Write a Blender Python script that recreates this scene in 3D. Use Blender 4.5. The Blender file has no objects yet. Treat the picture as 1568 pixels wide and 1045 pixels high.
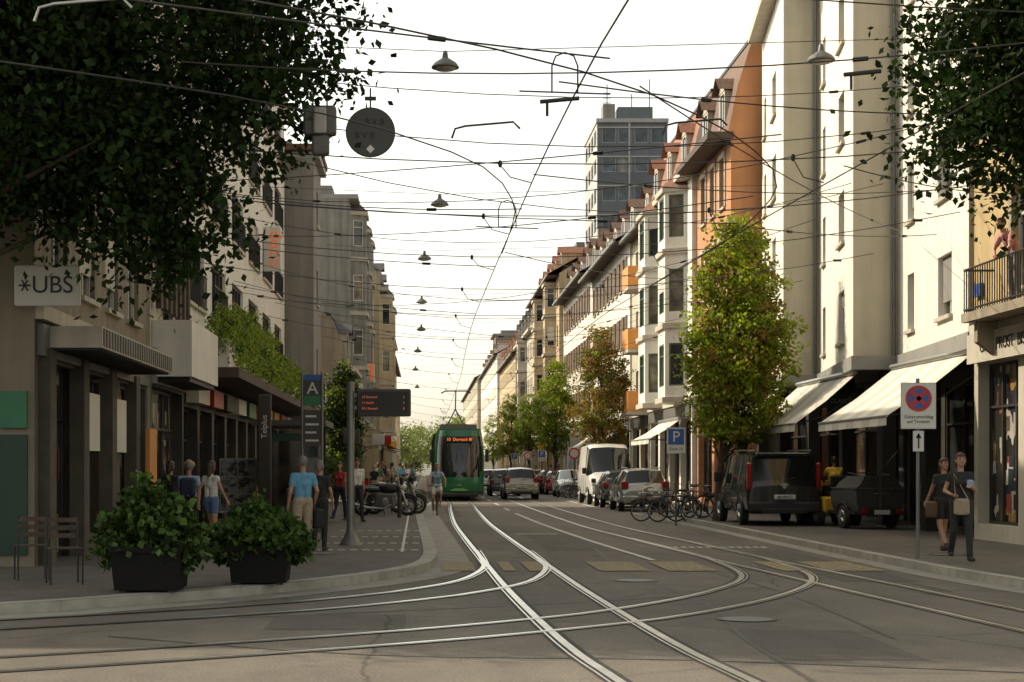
import bpy, math, random
import numpy as np
from mathutils import Vector, Matrix
random.seed(7); rng=np.random.default_rng(7)
scene=bpy.context.scene
scene.view_settings.view_transform='Standard'
scene.view_settings.look='None'
scene.view_settings.exposure=0
# ------------------------------------------------------------ materials
M={}
def mat(k,col,rough=.7,metal=0.,var=.12,scale=1.5,bump=0.,bscale=40.,streak=0.,emit=0.,spec=.5,coat=0.,island=0.,trans=0.,tmul=(1.5,1.7,.6)):
    m=bpy.data.materials.new(k); m.use_nodes=True; nt=m.node_tree; N=nt.nodes; Lk=nt.links
    b=N['Principled BSDF']; b.inputs['Roughness'].default_value=rough; b.inputs['Metallic'].default_value=metal
    b.inputs['Specular IOR Level'].default_value=spec; b.inputs['Coat Weight'].default_value=coat
    tc=N.new('ShaderNodeTexCoord'); n1=N.new('ShaderNodeTexNoise'); n1.inputs['Scale'].default_value=scale; n1.inputs['Detail'].default_value=3
    Lk.new(tc.outputs['Object'],n1.inputs['Vector'])
    mr=N.new('ShaderNodeMapRange'); mr.inputs[1].default_value=.3; mr.inputs[2].default_value=.7
    mr.inputs[3].default_value=1-var; mr.inputs[4].default_value=1+var
    Lk.new(n1.outputs['Fac'],mr.inputs[0]); val=mr.outputs[0]
    def mul(a,bv):
        x=N.new('ShaderNodeMath'); x.operation='MULTIPLY'; Lk.new(a,x.inputs[0]); Lk.new(bv,x.inputs[1]); return x.outputs[0]
    if streak>0:
        mp=N.new('ShaderNodeMapping'); mp.inputs['Scale'].default_value=(3.,3.,.18); Lk.new(tc.outputs['Object'],mp.inputs[0])
        n2=N.new('ShaderNodeTexNoise'); n2.inputs['Scale'].default_value=1.2; n2.inputs['Detail'].default_value=4; Lk.new(mp.outputs[0],n2.inputs['Vector'])
        r2=N.new('ShaderNodeMapRange'); r2.inputs[1].default_value=.35; r2.inputs[2].default_value=.62; r2.inputs[3].default_value=1-streak; r2.inputs[4].default_value=1.
        Lk.new(n2.outputs['Fac'],r2.inputs[0]); val=mul(val,r2.outputs[0])
    if island>0:
        g=N.new('ShaderNodeNewGeometry'); r3=N.new('ShaderNodeMapRange'); r3.inputs[3].default_value=1-island; r3.inputs[4].default_value=1+island
        Lk.new(g.outputs['Random Per Island'],r3.inputs[0]); val=mul(val,r3.outputs[0])
    mx=N.new('ShaderNodeVectorMath'); mx.operation='SCALE'; mx.inputs[0].default_value=col[:3]; Lk.new(val,mx.inputs['Scale'])
    Lk.new(mx.outputs[0],b.inputs['Base Color'])
    if bump>0:
        nb=N.new('ShaderNodeTexNoise'); nb.inputs['Scale'].default_value=bscale; nb.inputs['Detail'].default_value=2; Lk.new(tc.outputs['Object'],nb.inputs['Vector'])
        bp=N.new('ShaderNodeBump'); bp.inputs['Strength'].default_value=bump; bp.inputs['Distance'].default_value=.02
        Lk.new(nb.outputs['Fac'],bp.inputs['Height']); Lk.new(bp.outputs[0],b.inputs['Normal'])
    if emit>0:
        b.inputs['Emission Color'].default_value=(*col[:3],1); b.inputs['Emission Strength'].default_value=emit
    if trans>0:
        tr=N.new('ShaderNodeBsdfTranslucent'); sc=N.new('ShaderNodeVectorMath'); sc.operation='MULTIPLY'; sc.inputs[1].default_value=tmul
        Lk.new(mx.outputs[0],sc.inputs[0]); Lk.new(sc.outputs[0],tr.inputs['Color'])
        ms=N.new('ShaderNodeMixShader'); ms.inputs[0].default_value=trans
        Lk.new(b.outputs[0],ms.inputs[1]); Lk.new(tr.outputs[0],ms.inputs[2]); Lk.new(ms.outputs[0],N['Material Output'].inputs['Surface'])
    M[k]=m; return m
# setting
mat('plaster_white',(.70,.67,.60),.85,var=.05,streak=.12)
mat('plaster_cream',(.46,.42,.33),.85,var=.06,streak=.12)
mat('plaster_warm',(.48,.38,.24),.85,var=.08,streak=.15)
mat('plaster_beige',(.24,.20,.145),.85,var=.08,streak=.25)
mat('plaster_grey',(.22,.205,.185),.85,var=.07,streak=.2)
mat('plaster_orange',(.50,.235,.11),.85,var=.08,streak=.14)
mat('plaster_yellow',(.46,.34,.17),.85,var=.08,streak=.2)
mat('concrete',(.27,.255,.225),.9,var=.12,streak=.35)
mat('concrete_light',(.40,.38,.34),.9,var=.12,streak=.2)
mat('tile_brown',(.12,.065,.04),.8,var=.25,scale=6,bump=.6,bscale=12)
mat('tile_red',(.22,.09,.05),.8,var=.25,scale=6,bump=.6,bscale=12)
mat('slate',(.06,.055,.052),.6,var=.25,scale=5,bump=.4,bscale=14)
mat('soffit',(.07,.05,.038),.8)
mat('trim',(.46,.42,.34),.8,var=.08,streak=.15)
mat('stone',(.28,.235,.17),.85,var=.15,scale=3,bump=.4,streak=.2)
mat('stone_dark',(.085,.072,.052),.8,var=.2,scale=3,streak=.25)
mat('fascia_grey',(.25,.245,.225),.6)
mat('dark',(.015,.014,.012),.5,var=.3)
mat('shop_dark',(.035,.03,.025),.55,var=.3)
mat('frame_w',(.55,.52,.46),.5)
mat('frame_d',(.035,.031,.026),.45)
mat('shutter_green',(.08,.13,.08),.6,var=.1)
mat('shutter_brown',(.14,.08,.045),.6)
mat('panel_orange',(.60,.25,.06),.6)
mat('tower_panel',(.10,.115,.13),.5,var=.08,island=.12)
mat('tower_light',(.34,.345,.33),.6)
mat('metal_grey',(.17,.17,.16),.45,metal=.6)
mat('metal_dark',(.025,.024,.022),.5,metal=.3)
mat('metal_light',(.40,.40,.38),.35,metal=.8)
mat('steel_rail',(.74,.71,.64),.28,metal=.9,var=.15,scale=3)
mat('rail_groove',(.02,.017,.014),.8)
mat('kerb_stone',(.30,.28,.235),.8,var=.2,scale=4,bump=.3,island=.08)
mat('gutter',(.25,.23,.195),.85,var=.18,scale=2.5,bump=.3)
mat('tar_seal',(.035,.031,.027),.6,var=.3,scale=4)
mat('paint_white',(.50,.48,.42),.7,var=.3,scale=9)
mat('awning',(.60,.57,.50),.8,var=.05)
mat('awning_b',(.46,.43,.37),.8,var=.05)
mat('wire',(.028,.025,.022),.5)
mat('bark',(.07,.05,.034),.9,var=.3,scale=8,bump=.8,bscale=25)
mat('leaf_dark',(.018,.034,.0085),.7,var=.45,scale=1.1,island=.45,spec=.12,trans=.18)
mat('leaf_bright',(.20,.235,.022),.5,var=.35,scale=1.4,island=.4,trans=.42,spec=.3)
mat('leaf_mid',(.12,.15,.022),.5,var=.4,scale=1.3,island=.4,trans=.38,spec=.3)
mat('leaf_rust',(.19,.12,.032),.55,var=.3,scale=2,island=.4,trans=.35,spec=.3)
mat('leaf_plant',(.045,.085,.014),.5,var=.4,scale=5,island=.45,trans=.25,spec=.25)
mat('leaf_hang',(.19,.23,.035),.5,var=.35,scale=4,island=.4,trans=.4,spec=.3)
mat('leaf_far',(.17,.19,.08),.6,var=.3,scale=.3,island=.25,trans=.3,spec=.2)
mat('planter_black',(.008,.0075,.007),.8,spec=.2)
# vehicles
mat('car_black',(.008,.008,.009),.2,coat=.8,var=.05)
mat('car_silver',(.36,.36,.34),.3,metal=.6,coat=.6,var=.03)
mat('car_beige',(.30,.275,.22),.3,metal=.5,coat=.6,var=.03)
mat('car_white',(.62,.61,.57),.3,coat=.6,var=.03)
mat('car_grey',(.06,.06,.063),.3,metal=.4,coat=.6,var=.03)
mat('car_red',(.25,.02,.015),.3,coat=.6)
mat('car_plastic',(.02,.02,.019),.6)
mat('car_glass',(.010,.012,.012),.06,spec=.6)
mat('tyre',(.013,.013,.012),.8)
mat('rim',(.28,.28,.27),.35,metal=.8)
mat('tail_red',(.26,.010,.008),.25,spec=.7)
mat('headlamp',(.6,.6,.55),.12,spec=.8)
mat('headlamp_lit',(1,.96,.86),.2,emit=4)
mat('plate',(.6,.6,.55),.5)
mat('tram_green',(.004,.11,.036),.3,coat=.5,var=.05)
mat('tram_green_l',(.12,.36,.07),.35,coat=.4)
mat('led',(1,.20,.03),.4,emit=1.0)
mat('led_dim',(.8,.16,.05),.4,emit=.35)
mat('yellow',(.62,.36,.03),.5)
mat('blue_sign',(.02,.09,.32),.4)
mat('red_sign',(.45,.02,.02),.4)
mat('green_sign',(.015,.14,.06),.4)
mat('green_dark',(.008,.035,.022),.5)
mat('white_sign',(.60,.58,.52),.45,var=.03)
mat('sign_grey',(.055,.053,.048),.6,var=.04)
mat('sign_grey2',(.11,.108,.096),.5)
mat('orange_sign',(.85,.16,.015),.4,emit=.25)
mat('black_txt',(.01,.01,.01),.5)
# cloth
mat('skin',(.38,.205,.13),.55,var=.06,scale=10)
mat('skin_d',(.18,.09,.05),.55,var=.06,scale=10)
for k,c in dict(c_blue=(.11,.28,.40),c_ltblue=(.27,.36,.46),c_white=(.58,.56,.50),c_grey=(.16,.155,.15),c_tarp=(.05,.048,.043),c_dark=(.02,.02,.02),c_navy=(.02,.028,.06),c_beige=(.32,.25,.17),
                c_denim=(.09,.15,.27),c_pink=(.45,.22,.2),c_yellow=(.68,.43,.04),c_green=(.07,.13,.06),c_brown=(.10,.055,.03),c_shoe=(.04,.035,.03),c_red=(.36,.04,.03)).items():
    mat(k,c,.85,var=.15,scale=14,bump=.4,bscale=30)
mat('hair_brown',(.05,.028,.016),.6,var=.3,scale=30); mat('hair_grey',(.15,.135,.115),.6,var=.2,scale=30); mat('hair_dark',(.015,.011,.008),.5,var=.2,scale=30); mat('hair_blond',(.28,.17,.075),.6,var=.2,scale=30)
mat('lip',(.26,.08,.06),.5); mat('eye',(.02,.015,.012),.2)

def glassmat(k,shades,rough=.07):
    m=bpy.data.materials.new(k); m.use_nodes=True; nt=m.node_tree;N=nt.nodes;L=nt.links;b=N['Principled BSDF']
    g=N.new('ShaderNodeNewGeometry'); cr=N.new('ShaderNodeValToRGB'); cr.color_ramp.interpolation='CONSTANT'
    e=cr.color_ramp.elements; e[0].position=0;e[0].color=(*shades[0][1],1); e[1].position=shades[1][0]; e[1].color=(*shades[1][1],1)
    for p,c in shades[2:]:
        q=e.new(p); q.color=(*c,1)
    L.new(g.outputs['Random Per Island'],cr.inputs[0])
    tc=N.new('ShaderNodeTexCoord'); n=N.new('ShaderNodeTexNoise'); n.inputs['Scale'].default_value=1.6; L.new(tc.outputs['Object'],n.inputs['Vector'])
    mr=N.new('ShaderNodeMapRange'); mr.inputs[1].default_value=.35; mr.inputs[2].default_value=.65; mr.inputs[3].default_value=.45; mr.inputs[4].default_value=1.5; L.new(n.outputs['Fac'],mr.inputs[0])
    v=N.new('ShaderNodeVectorMath'); v.operation='SCALE'; L.new(cr.outputs[0],v.inputs[0]); L.new(mr.outputs[0],v.inputs['Scale'])
    L.new(v.outputs[0],b.inputs['Base Color']); b.inputs['Roughness'].default_value=rough; b.inputs['Specular IOR Level'].default_value=.5
    M[k]=m
glassmat('win',[(0,(.025,.028,.03)),(.35,(.05,.048,.045)),(.55,(.14,.12,.095)),(.72,(.018,.02,.022)),(.88,(.25,.22,.17))])
glassmat('shopglass',[(0,(.012,.012,.011)),(.3,(.03,.024,.018)),(.55,(.06,.04,.025)),(.75,(.02,.022,.022)),(.92,(.10,.085,.06))])
glassmat('towerglass',[(0,(.03,.045,.06)),(.5,(.05,.07,.09)),(.8,(.02,.03,.04)),(.9,(.15,.15,.14))])
m=bpy.data.materials.new('goods'); m.use_nodes=True; nt=m.node_tree;N=nt.nodes;L=nt.links;b=N['Principled BSDF']
tc=N.new('ShaderNodeTexCoord'); mp=N.new('ShaderNodeMapping'); mp.inputs['Scale'].default_value=(2.2,2.2,1.4); L.new(tc.outputs['Object'],mp.inputs[0])
vo=N.new('ShaderNodeTexVoronoi'); vo.inputs['Scale'].default_value=1.9; vo.distance='CHEBYCHEV'; L.new(mp.outputs[0],vo.inputs['Vector'])
r=N.new('ShaderNodeValToRGB'); r.color_ramp.interpolation='CONSTANT'; e=r.color_ramp.elements; e[0].color=(.02,.018,.016,1); e[1].position=.45; e[1].color=(.10,.07,.05,1)
for p,c in ((.58,(.35,.32,.27)),(.68,(.30,.06,.04)),(.74,(.03,.035,.05)),(.84,(.42,.40,.34)),(.92,(.30,.18,.05))):
    q=e.new(p); q.color=(*c,1)
sx_=N.new('ShaderNodeSeparateColor'); L.new(vo.outputs['Color'],sx_.inputs[0]); L.new(sx_.outputs[0],r.inputs[0]); L.new(r.outputs[0],b.inputs['Base Color']); b.inputs['Roughness'].default_value=.15; M['goods']=m

def asphalt(k,c0,c1):
    m=bpy.data.materials.new(k); m.use_nodes=True; nt=m.node_tree;N=nt.nodes;L=nt.links;b=N['Principled BSDF']
    tc=N.new('ShaderNodeTexCoord')
    def noise(s,d,sc=(1,1,1)):
        mp=N.new('ShaderNodeMapping'); mp.inputs['Scale'].default_value=sc; L.new(tc.outputs['Object'],mp.inputs[0])
        n=N.new('ShaderNodeTexNoise'); n.inputs['Scale'].default_value=s; n.inputs['Detail'].default_value=d; n.inputs['Roughness'].default_value=.6; L.new(mp.outputs[0],n.inputs['Vector']); return n.outputs['Fac']
    def rng_(o,a,b_,c,d):
        r=N.new('ShaderNodeMapRange'); r.inputs[1].default_value=a;r.inputs[2].default_value=b_;r.inputs[3].default_value=c;r.inputs[4].default_value=d; L.new(o,r.inputs[0]); return r.outputs[0]
    def mul(a,bb):
        x=N.new('ShaderNodeMath'); x.operation='MULTIPLY'; L.new(a,x.inputs[0]); L.new(bb,x.inputs[1]); return x.outputs[0]
    v=mul(rng_(noise(.35,3,(1,.25,1)),.3,.7,.76,1.18),rng_(noise(38,2),.25,.75,.62,1.42))
    v=mul(v,rng_(noise(2.2,4,(1,.5,1)),.3,.7,.86,1.12))
    vo=N.new('ShaderNodeTexVoronoi'); vo.feature='DISTANCE_TO_EDGE'; vo.inputs['Scale'].default_value=.16
    nn=N.new('ShaderNodeTexNoise'); nn.inputs['Scale'].default_value=.8; nn.inputs['Detail'].default_value=4; L.new(tc.outputs['Object'],nn.inputs['Vector'])
    ad=N.new('ShaderNodeMixRGB'); ad.inputs[0].default_value=.55; ad.blend_type='ADD'; L.new(tc.outputs['Object'],ad.inputs[1]); L.new(nn.outputs['Color'],ad.inputs[2]); L.new(ad.outputs[0],vo.inputs['Vector'])
    v=mul(v,rng_(vo.outputs['Distance'],0,.005,.5,1.))
    mx=N.new('ShaderNodeMixRGB'); mx.inputs[1].default_value=(*c0,1); mx.inputs[2].default_value=(*c1,1)
    L.new(rng_(noise(.12,2),.4,.6,0,1),mx.inputs[0])
    s=N.new('ShaderNodeVectorMath'); s.operation='SCALE'; L.new(mx.outputs[0],s.inputs[0]); L.new(v,s.inputs['Scale']); L.new(s.outputs[0],b.inputs['Base Color'])
    b.inputs['Roughness'].default_value=.85; b.inputs['Specular IOR Level'].default_value=.3
    bp=N.new('ShaderNodeBump'); bp.inputs['Strength'].default_value=.5; bp.inputs['Distance'].default_value=.012; L.new(noise(45,2),bp.inputs['Height']); L.new(bp.outputs[0],b.inputs['Normal'])
    M[k]=m
asphalt('asphalt',(.128,.112,.092),(.152,.133,.108))
asphalt('pavement',(.105,.092,.075),(.125,.11,.09))
asphalt('asphalt_patch',(.095,.084,.07),(.108,.095,.08))
m=bpy.data.materials.new('paint_yellow'); m.use_nodes=True; nt=m.node_tree;N=nt.nodes;L=nt.links;b=N['Principled BSDF']
tc=N.new('ShaderNodeTexCoord'); n=N.new('ShaderNodeTexNoise'); n.inputs['Scale'].default_value=12; n.inputs['Detail'].default_value=5; L.new(tc.outputs['Object'],n.inputs['Vector'])
r=N.new('ShaderNodeValToRGB'); r.color_ramp.elements[0].position=.40; r.color_ramp.elements[0].color=(.13,.115,.09,1); r.color_ramp.elements[1].position=.62; r.color_ramp.elements[1].color=(.32,.24,.08,1)
L.new(n.outputs['Fac'],r.inputs[0]); L.new(r.outputs[0],b.inputs['Base Color']); b.inputs['Roughness'].default_value=.8; M['paint_yellow']=m

# ------------------------------------------------------------ mesh builder
class MB:
    def __init__(s): s.v=[];s.f=[];s.m=[]
    def face(s,pts,m):
        b=len(s.v); s.v+=[tuple(p) for p in pts]; s.f.append(tuple(range(b,b+len(pts)))); s.m.append(m)
    def hexa(s,p,m):
        b=len(s.v); s.v+=[tuple(q) for q in p]
        for f in ((0,3,2,1),(4,5,6,7),(0,1,5,4),(1,2,6,5),(2,3,7,6),(3,0,4,7)):
            s.f.append(tuple(b+i for i in f)); s.m.append(m)
    def box(s,x0,x1,y0,y1,z0,z1,m):
        s.hexa([(x0,y0,z0),(x1,y0,z0),(x1,y1,z0),(x0,y1,z0),(x0,y0,z1),(x1,y0,z1),(x1,y1,z1),(x0,y1,z1)],m)
    def cbox(s,x0,x1,y0,y1,z0,z1,m,c=.03):
        def ring(i,z): return [(x0+i+c,y0+i,z),(x1-i-c,y0+i,z),(x1-i,y0+i+c,z),(x1-i,y1-i-c,z),(x1-i-c,y1-i,z),(x0+i+c,y1-i,z),(x0+i,y1-i-c,z),(x0+i,y0+i+c,z)]
        s.rings([ring(c*.6,z0),ring(0,z0+c),ring(0,z1-c),ring(c*.8,z1)],m,True)
    def rings(s,rs,m,cap=True):
        b=len(s.v); n=len(rs[0])
        for r_ in rs: s.v+=[tuple(p) for p in r_]
        for i in range(len(rs)-1):
            for j in range(n):
                k=(j+1)%n; s.f.append((b+i*n+j,b+i*n+k,b+(i+1)*n+k,b+(i+1)*n+j)); s.m.append(m)
        if cap:
            s.f.append(tuple(b+j for j in range(n))[::-1]); s.m.append(m)
            e=b+(len(rs)-1)*n; s.f.append(tuple(e+j for j in range(n))); s.m.append(m)
    def tube(s,pts,r,m,n=8,cap=True):
        P=[Vector(p) for p in pts]; R=r if isinstance(r,(list,tuple)) else [r]*len(P); rs=[]; up=None
        for i,p in enumerate(P):
            d=(P[min(i+1,len(P)-1)]-P[max(i-1,0)])
            if d.length<1e-9: d=Vector((0,0,1))
            d.normalize()
            if up is None:
                a=Vector((0,0,1)) if abs(d.z)<.9 else Vector((1,0,0)); up=(a-d*a.dot(d)).normalized()
            else: up=(up-d*up.dot(d)).normalized()
            q=d.cross(up)
            rs.append([p+up*math.cos(t)*R[i]+q*math.sin(t)*R[i] for t in [2*math.pi*k/n for k in range(n)]])
        s.rings(rs,m,cap)
    def rev(s,prof,c,m,n=16,axis='z',cap=True):
        rs=[]
        for r_,h in prof:
            ring=[]
            for k in range(n):
                t=2*math.pi*k/n; a,b_=math.cos(t)*r_,math.sin(t)*r_
                if axis=='z': ring.append((c[0]+a,c[1]+b_,c[2]+h))
                elif axis=='x': ring.append((c[0]+h,c[1]+a,c[2]+b_))
                else: ring.append((c[0]+a,c[1]+h,c[2]+b_))
            rs.append(ring)
        s.rings(rs,m,cap)
    def torus(s,c,R,r,m,axis='x',n=24,k=6):
        rs=[]
        for i in range(n):
            t=2*math.pi*i/n; ring=[]
            for j in range(k):
                a=2*math.pi*j/k; rr=R+r*math.cos(a); h=r*math.sin(a)
                if axis=='x': ring.append((c[0]+h,c[1]+rr*math.cos(t),c[2]+rr*math.sin(t)))
                elif axis=='y': ring.append((c[0]+rr*math.cos(t),c[1]+h,c[2]+rr*math.sin(t)))
                else: ring.append((c[0]+rr*math.cos(t),c[1]+rr*math.sin(t),c[2]+h))
            rs.append(ring)
        rs.append(rs[0]); s.rings(rs,m,False)
    def ell(s,c,r,m,n=14,k=8):
        rs=[]
        for i in range(k+1):
            a=-math.pi/2+math.pi*i/k; cr=max(math.cos(a),.02)
            rs.append([(c[0]+r[0]*cr*math.cos(2*math.pi*j/n),c[1]+r[1]*cr*math.sin(2*math.pi*j/n),c[2]+r[2]*math.sin(a)) for j in range(n)])
        s.rings(rs,m,True)
    def obj(s,name,parent=None,smooth=True,ang=35):
        if not s.v: return None
        me=bpy.data.meshes.new(name); me.from_pydata(s.v,[],s.f)
        idx=[]; lut={}
        for k in s.m:
            if k not in lut: lut[k]=len(lut); me.materials.append(M[k])
            idx.append(lut[k])
        me.polygons.foreach_set('material_index',idx)
        if smooth:
            me.polygons.foreach_set('use_smooth',[True]*len(s.f)); me.set_sharp_from_angle(angle=math.radians(ang))
        me.update()
        o=bpy.data.objects.new(name,me); scene.collection.objects.link(o)
        if parent: o.parent=parent
        return o
def grp(name,loc=(0,0,0),rz=0.):
    e=bpy.data.objects.new(name,None); e.location=loc; e.rotation_euler=(0,0,math.radians(rz)); e.empty_display_size=.3
    scene.collection.objects.link(e); return e
def text(s,loc,size,m,parent=None,rx=90,rz=0,name='lettering',ext=.004,align='CENTER',ry=0):
    c=bpy.data.curves.new(name,'FONT'); c.body=s; c.size=size; c.extrude=ext; c.align_x=align; c.align_y='CENTER'; c.materials.append(M[m])
    o=bpy.data.objects.new(name,c); o.location=loc; o.rotation_euler=(math.radians(rx),math.radians(ry),math.radians(rz)); scene.collection.objects.link(o)
    if parent: o.parent=parent
    return o
# ------------------------------------------------------------ ground & paths
def cr(pts,step=.6):
    P=[Vector((p[0],p[1],0)) for p in pts]; out=[]
    for i in range(len(P)-1):
        a=P[max(i-1,0)];b=P[i];c=P[i+1];d=P[min(i+2,len(P)-1)]; n=max(2,int((c-b).length/step)); n=min(n,24)
        for k in range(n):
            t=k/n; out.append(.5*((2*b)+(c-a)*t+(2*a-5*b+4*c-d)*t*t+(3*b-a-3*c+d)*t**3))
    out.append(P[-1]); return out
def offs(P,o):
    R=[]
    for i,p in enumerate(P):
        d=(P[min(i+1,len(P)-1)]-P[max(i-1,0)]).normalized(); R.append(p+Vector((-d.y,d.x,0))*o)
    return R
def strip(mb,P,o0,o1,z,m):
    A=offs(P,o0);B=offs(P,o1)
    for i in range(len(P)-1):
        mb.face([(A[i].x,A[i].y,z),(B[i].x,B[i].y,z),(B[i+1].x,B[i+1].y,z),(A[i+1].x,A[i+1].y,z)],m)
g=MB(); S=3000
g.face([(-S,-S,0),(S,-S,0),(S,S,0),(-S,S,0)],'asphalt'); g.obj('ground',smooth=False)
g=MB()
for x0,x1,y0,y1 in ((2.4,3.6,33,41),(.8,1.2,56,70),(5.9,7.0,24,33),(3.0,4.2,14.2,16.8),(-1.6,-.2,16.9,18.6)):
    g.face([(x0,y0,.003),(x1,y0,.003),(x1,y1,.003),(x0,y1,.003)],'asphalt_patch')
for P_ in (((2.9,12.5),(3.0,16),(3.3,20),(3.1,27),(3.4,34)),((-3,16.2),(-.5,14.6),(2.2,14.2),(5,13.2)),((4.4,16),(4.6,22),(4.3,30),(4.5,45)),((.4,34),(.6,42),(.5,52)),((-2,18.2),(1,19.8),(3.4,21.4)),((6.8,22),(6.6,30),(6.9,44))):
    strip(g,cr(P_),-.025,.025,.0042,'tar_seal')
g.obj('asphalt_repairs',smooth=False)
trackA=cr([(2.6,4),(2.2,9),(1.96,12.7),(1.77,15.6),(1.6,22),(1.52,29),(1.42,40),(1.38,50),(1.5,65),(1.65,82),(1.7,150),(1.7,420)])
trackB=cr([(7.4,4),(6.75,12),(6.3,17.8),(5.85,25),(5.5,31),(5.1,40),(4.8,50),(4.7,82),(4.7,150),(4.7,420)])
curveB=cr([(5.15,39),(5.4,34),(5.5,30),(5.2,25.2),(4.1,21.8),(2.55,19.0),(1.2,17.4),(-.5,15.9),(-3.5,13.9),(-8,11.5),(-20,6)])
curveC=cr([(1.5,33),(1.5,29.5),(1.42,27),(1.0,24.2),(.35,22.4),(-.5,20.9),(-2.2,19),(-6,16.4),(-12,13.5),(-24,8)])
g=MB()
zz=.005
for T in (trackA,trackB,curveB,curveC):
    for sd in (-.5,.5):
        strip(g,T,sd-.10,sd+.11,zz,'rail_groove'); strip(g,T,sd-.045,sd+.035,zz+.004,'steel_rail')
        strip(g,T,sd+(.066),sd+(.086),zz+.004,'steel_rail')
    zz+=.0009
g.obj('tram_tracks',smooth=False)
KL=cr([(-.35,420),(-.35,110),(-.3,80),(0,50),(.2,33),(.2,29),(.05,26.6),(-.4,24.8),(-1.2,23.0),(-2.3,21.2),(-3.5,19.7),(-5,18.2),(-9,15.2),(-16,11.5),(-40,4)],1.2)
g=MB(); top=.12
for i in range(len(KL)-1):
    a,b_=KL[i],KL[i+1]
    g.face([(a.x,a.y,0),(b_.x,b_.y,0),(b_.x,b_.y,top),(a.x,a.y,top)],'kerb_stone')
g.face([(p.x,p.y,top) for p in KL]+[(-40,420,top)],'pavement')
g.obj('pavement',smooth=False)
g=MB(); strip(g,KL,-.24,0,top+.003,'kerb_stone'); strip(g,KL,-.26,-.24,top+.0035,'rail_groove')
strip(g,KL,0.0,.55,.0046,'gutter'); g.obj('kerb',smooth=False)
KR=cr([(14,10),(10.5,16),(8.4,20),(7.8,24),(7.7,30),(7.7,45),(7.7,51),(8.2,54.5),(9.4,57),(9.6,60),(9.6,100),(9.3,420)],1.2)
g=MB()
for i in range(len(KR)-1):
    a,b_=KR[i],KR[i+1]
    g.face([(a.x,a.y,0),(b_.x,b_.y,0),(b_.x,b_.y,top),(a.x,a.y,top)],'kerb_stone')
g.face([(p.x,p.y,top) for p in KR]+[(60,420,top),(60,10,top)],'pavement'); g.obj('pavement',smooth=False)
g=MB(); strip(g,KR,-.2,0,top+.003,'kerb_stone'); strip(g,KR,0,.4,.0046,'gutter'); g.obj('kerb',smooth=False)
g=MB()
for x0,x1 in ((.28,.80),(1.22,1.42),(1.62,1.92),(2.72,3.5),(3.78,4.55),(5.55,5.9),(6.3,7.15)):
    g.face([(x0,26.4,.0115),(x1,26.4,.0115),(x1,29.0,.0115),(x0,29.0,.0115)],'paint_yellow')
P=cr([(3.95,29.5),(3.6,38),(3.3,50),(3.2,60)]); strip(g,P,-.06,.06,.0115,'paint_white')
for y in range(64,200,9): g.face([(3.12,y,.01),(3.24,y,.01),(3.24,y+4,.01),(3.12,y+4,.01)],'paint_white')
for y0 in (70,77): g.face([(6.9,y0,.008),(7.0,y0,.008),(7.0,y0+5,.008),(6.9,y0+5,.008)],'paint_white')
for y0,y1 in ((58,64),(66,72),(73,80),(90,96),(97,103)):
    g.face([(7.35,y0,.008),(7.43,y0,.008),(7.43,y1,.008),(7.35,y1,.008)],'paint_white'); g.face([(7.43,y0,.008),(9.1,y0,.008),(9.1,y0+.08,.008),(7.43,y0+.08,.008)],'paint_white')
g.face([(2.2,41,.0115),(3.2,41,.0115),(3.2,41.25,.0115),(2.2,41.25,.0115)],'paint_white')
for y0 in (30.6,33.4,36.4,40):
    for i in range(9):
        x=-2.0+i*.22; g.face([(x,y0,.1275),(x+.13,y0,.1275),(x+.13,y0+.25,.1275),(x,y0+.25,.1275)],'paint_white')
g.face([(-.42,30,.1285),(-.37,30,.1285),(-.55,70,.1285),(-.60,70,.1285)],'paint_white')
for i in range(12): 
    x=5.0+i*.16; g.face([(x,34,.0115),(x+.09,34,.0115),(x+.09,34.5,.0115),(x,34.5,.0115)],'paint_white')
g.obj('road_markings',smooth=False)
for x,y in ((3.0,24.2),(6.6,27),(-1.9,29.5),(3.4,18),(8.9,29)):
    g=MB(); z=.1265 if (x<0 or x>7.7) else .0075
    g.rev([(.32,0),(.32,.002)],(x,y,z),'metal_dark',20); g.rev([(.27,.0025),(.26,.0045)],(x,y,z),'sign_grey2',20); g.obj('manhole_cover')

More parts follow.
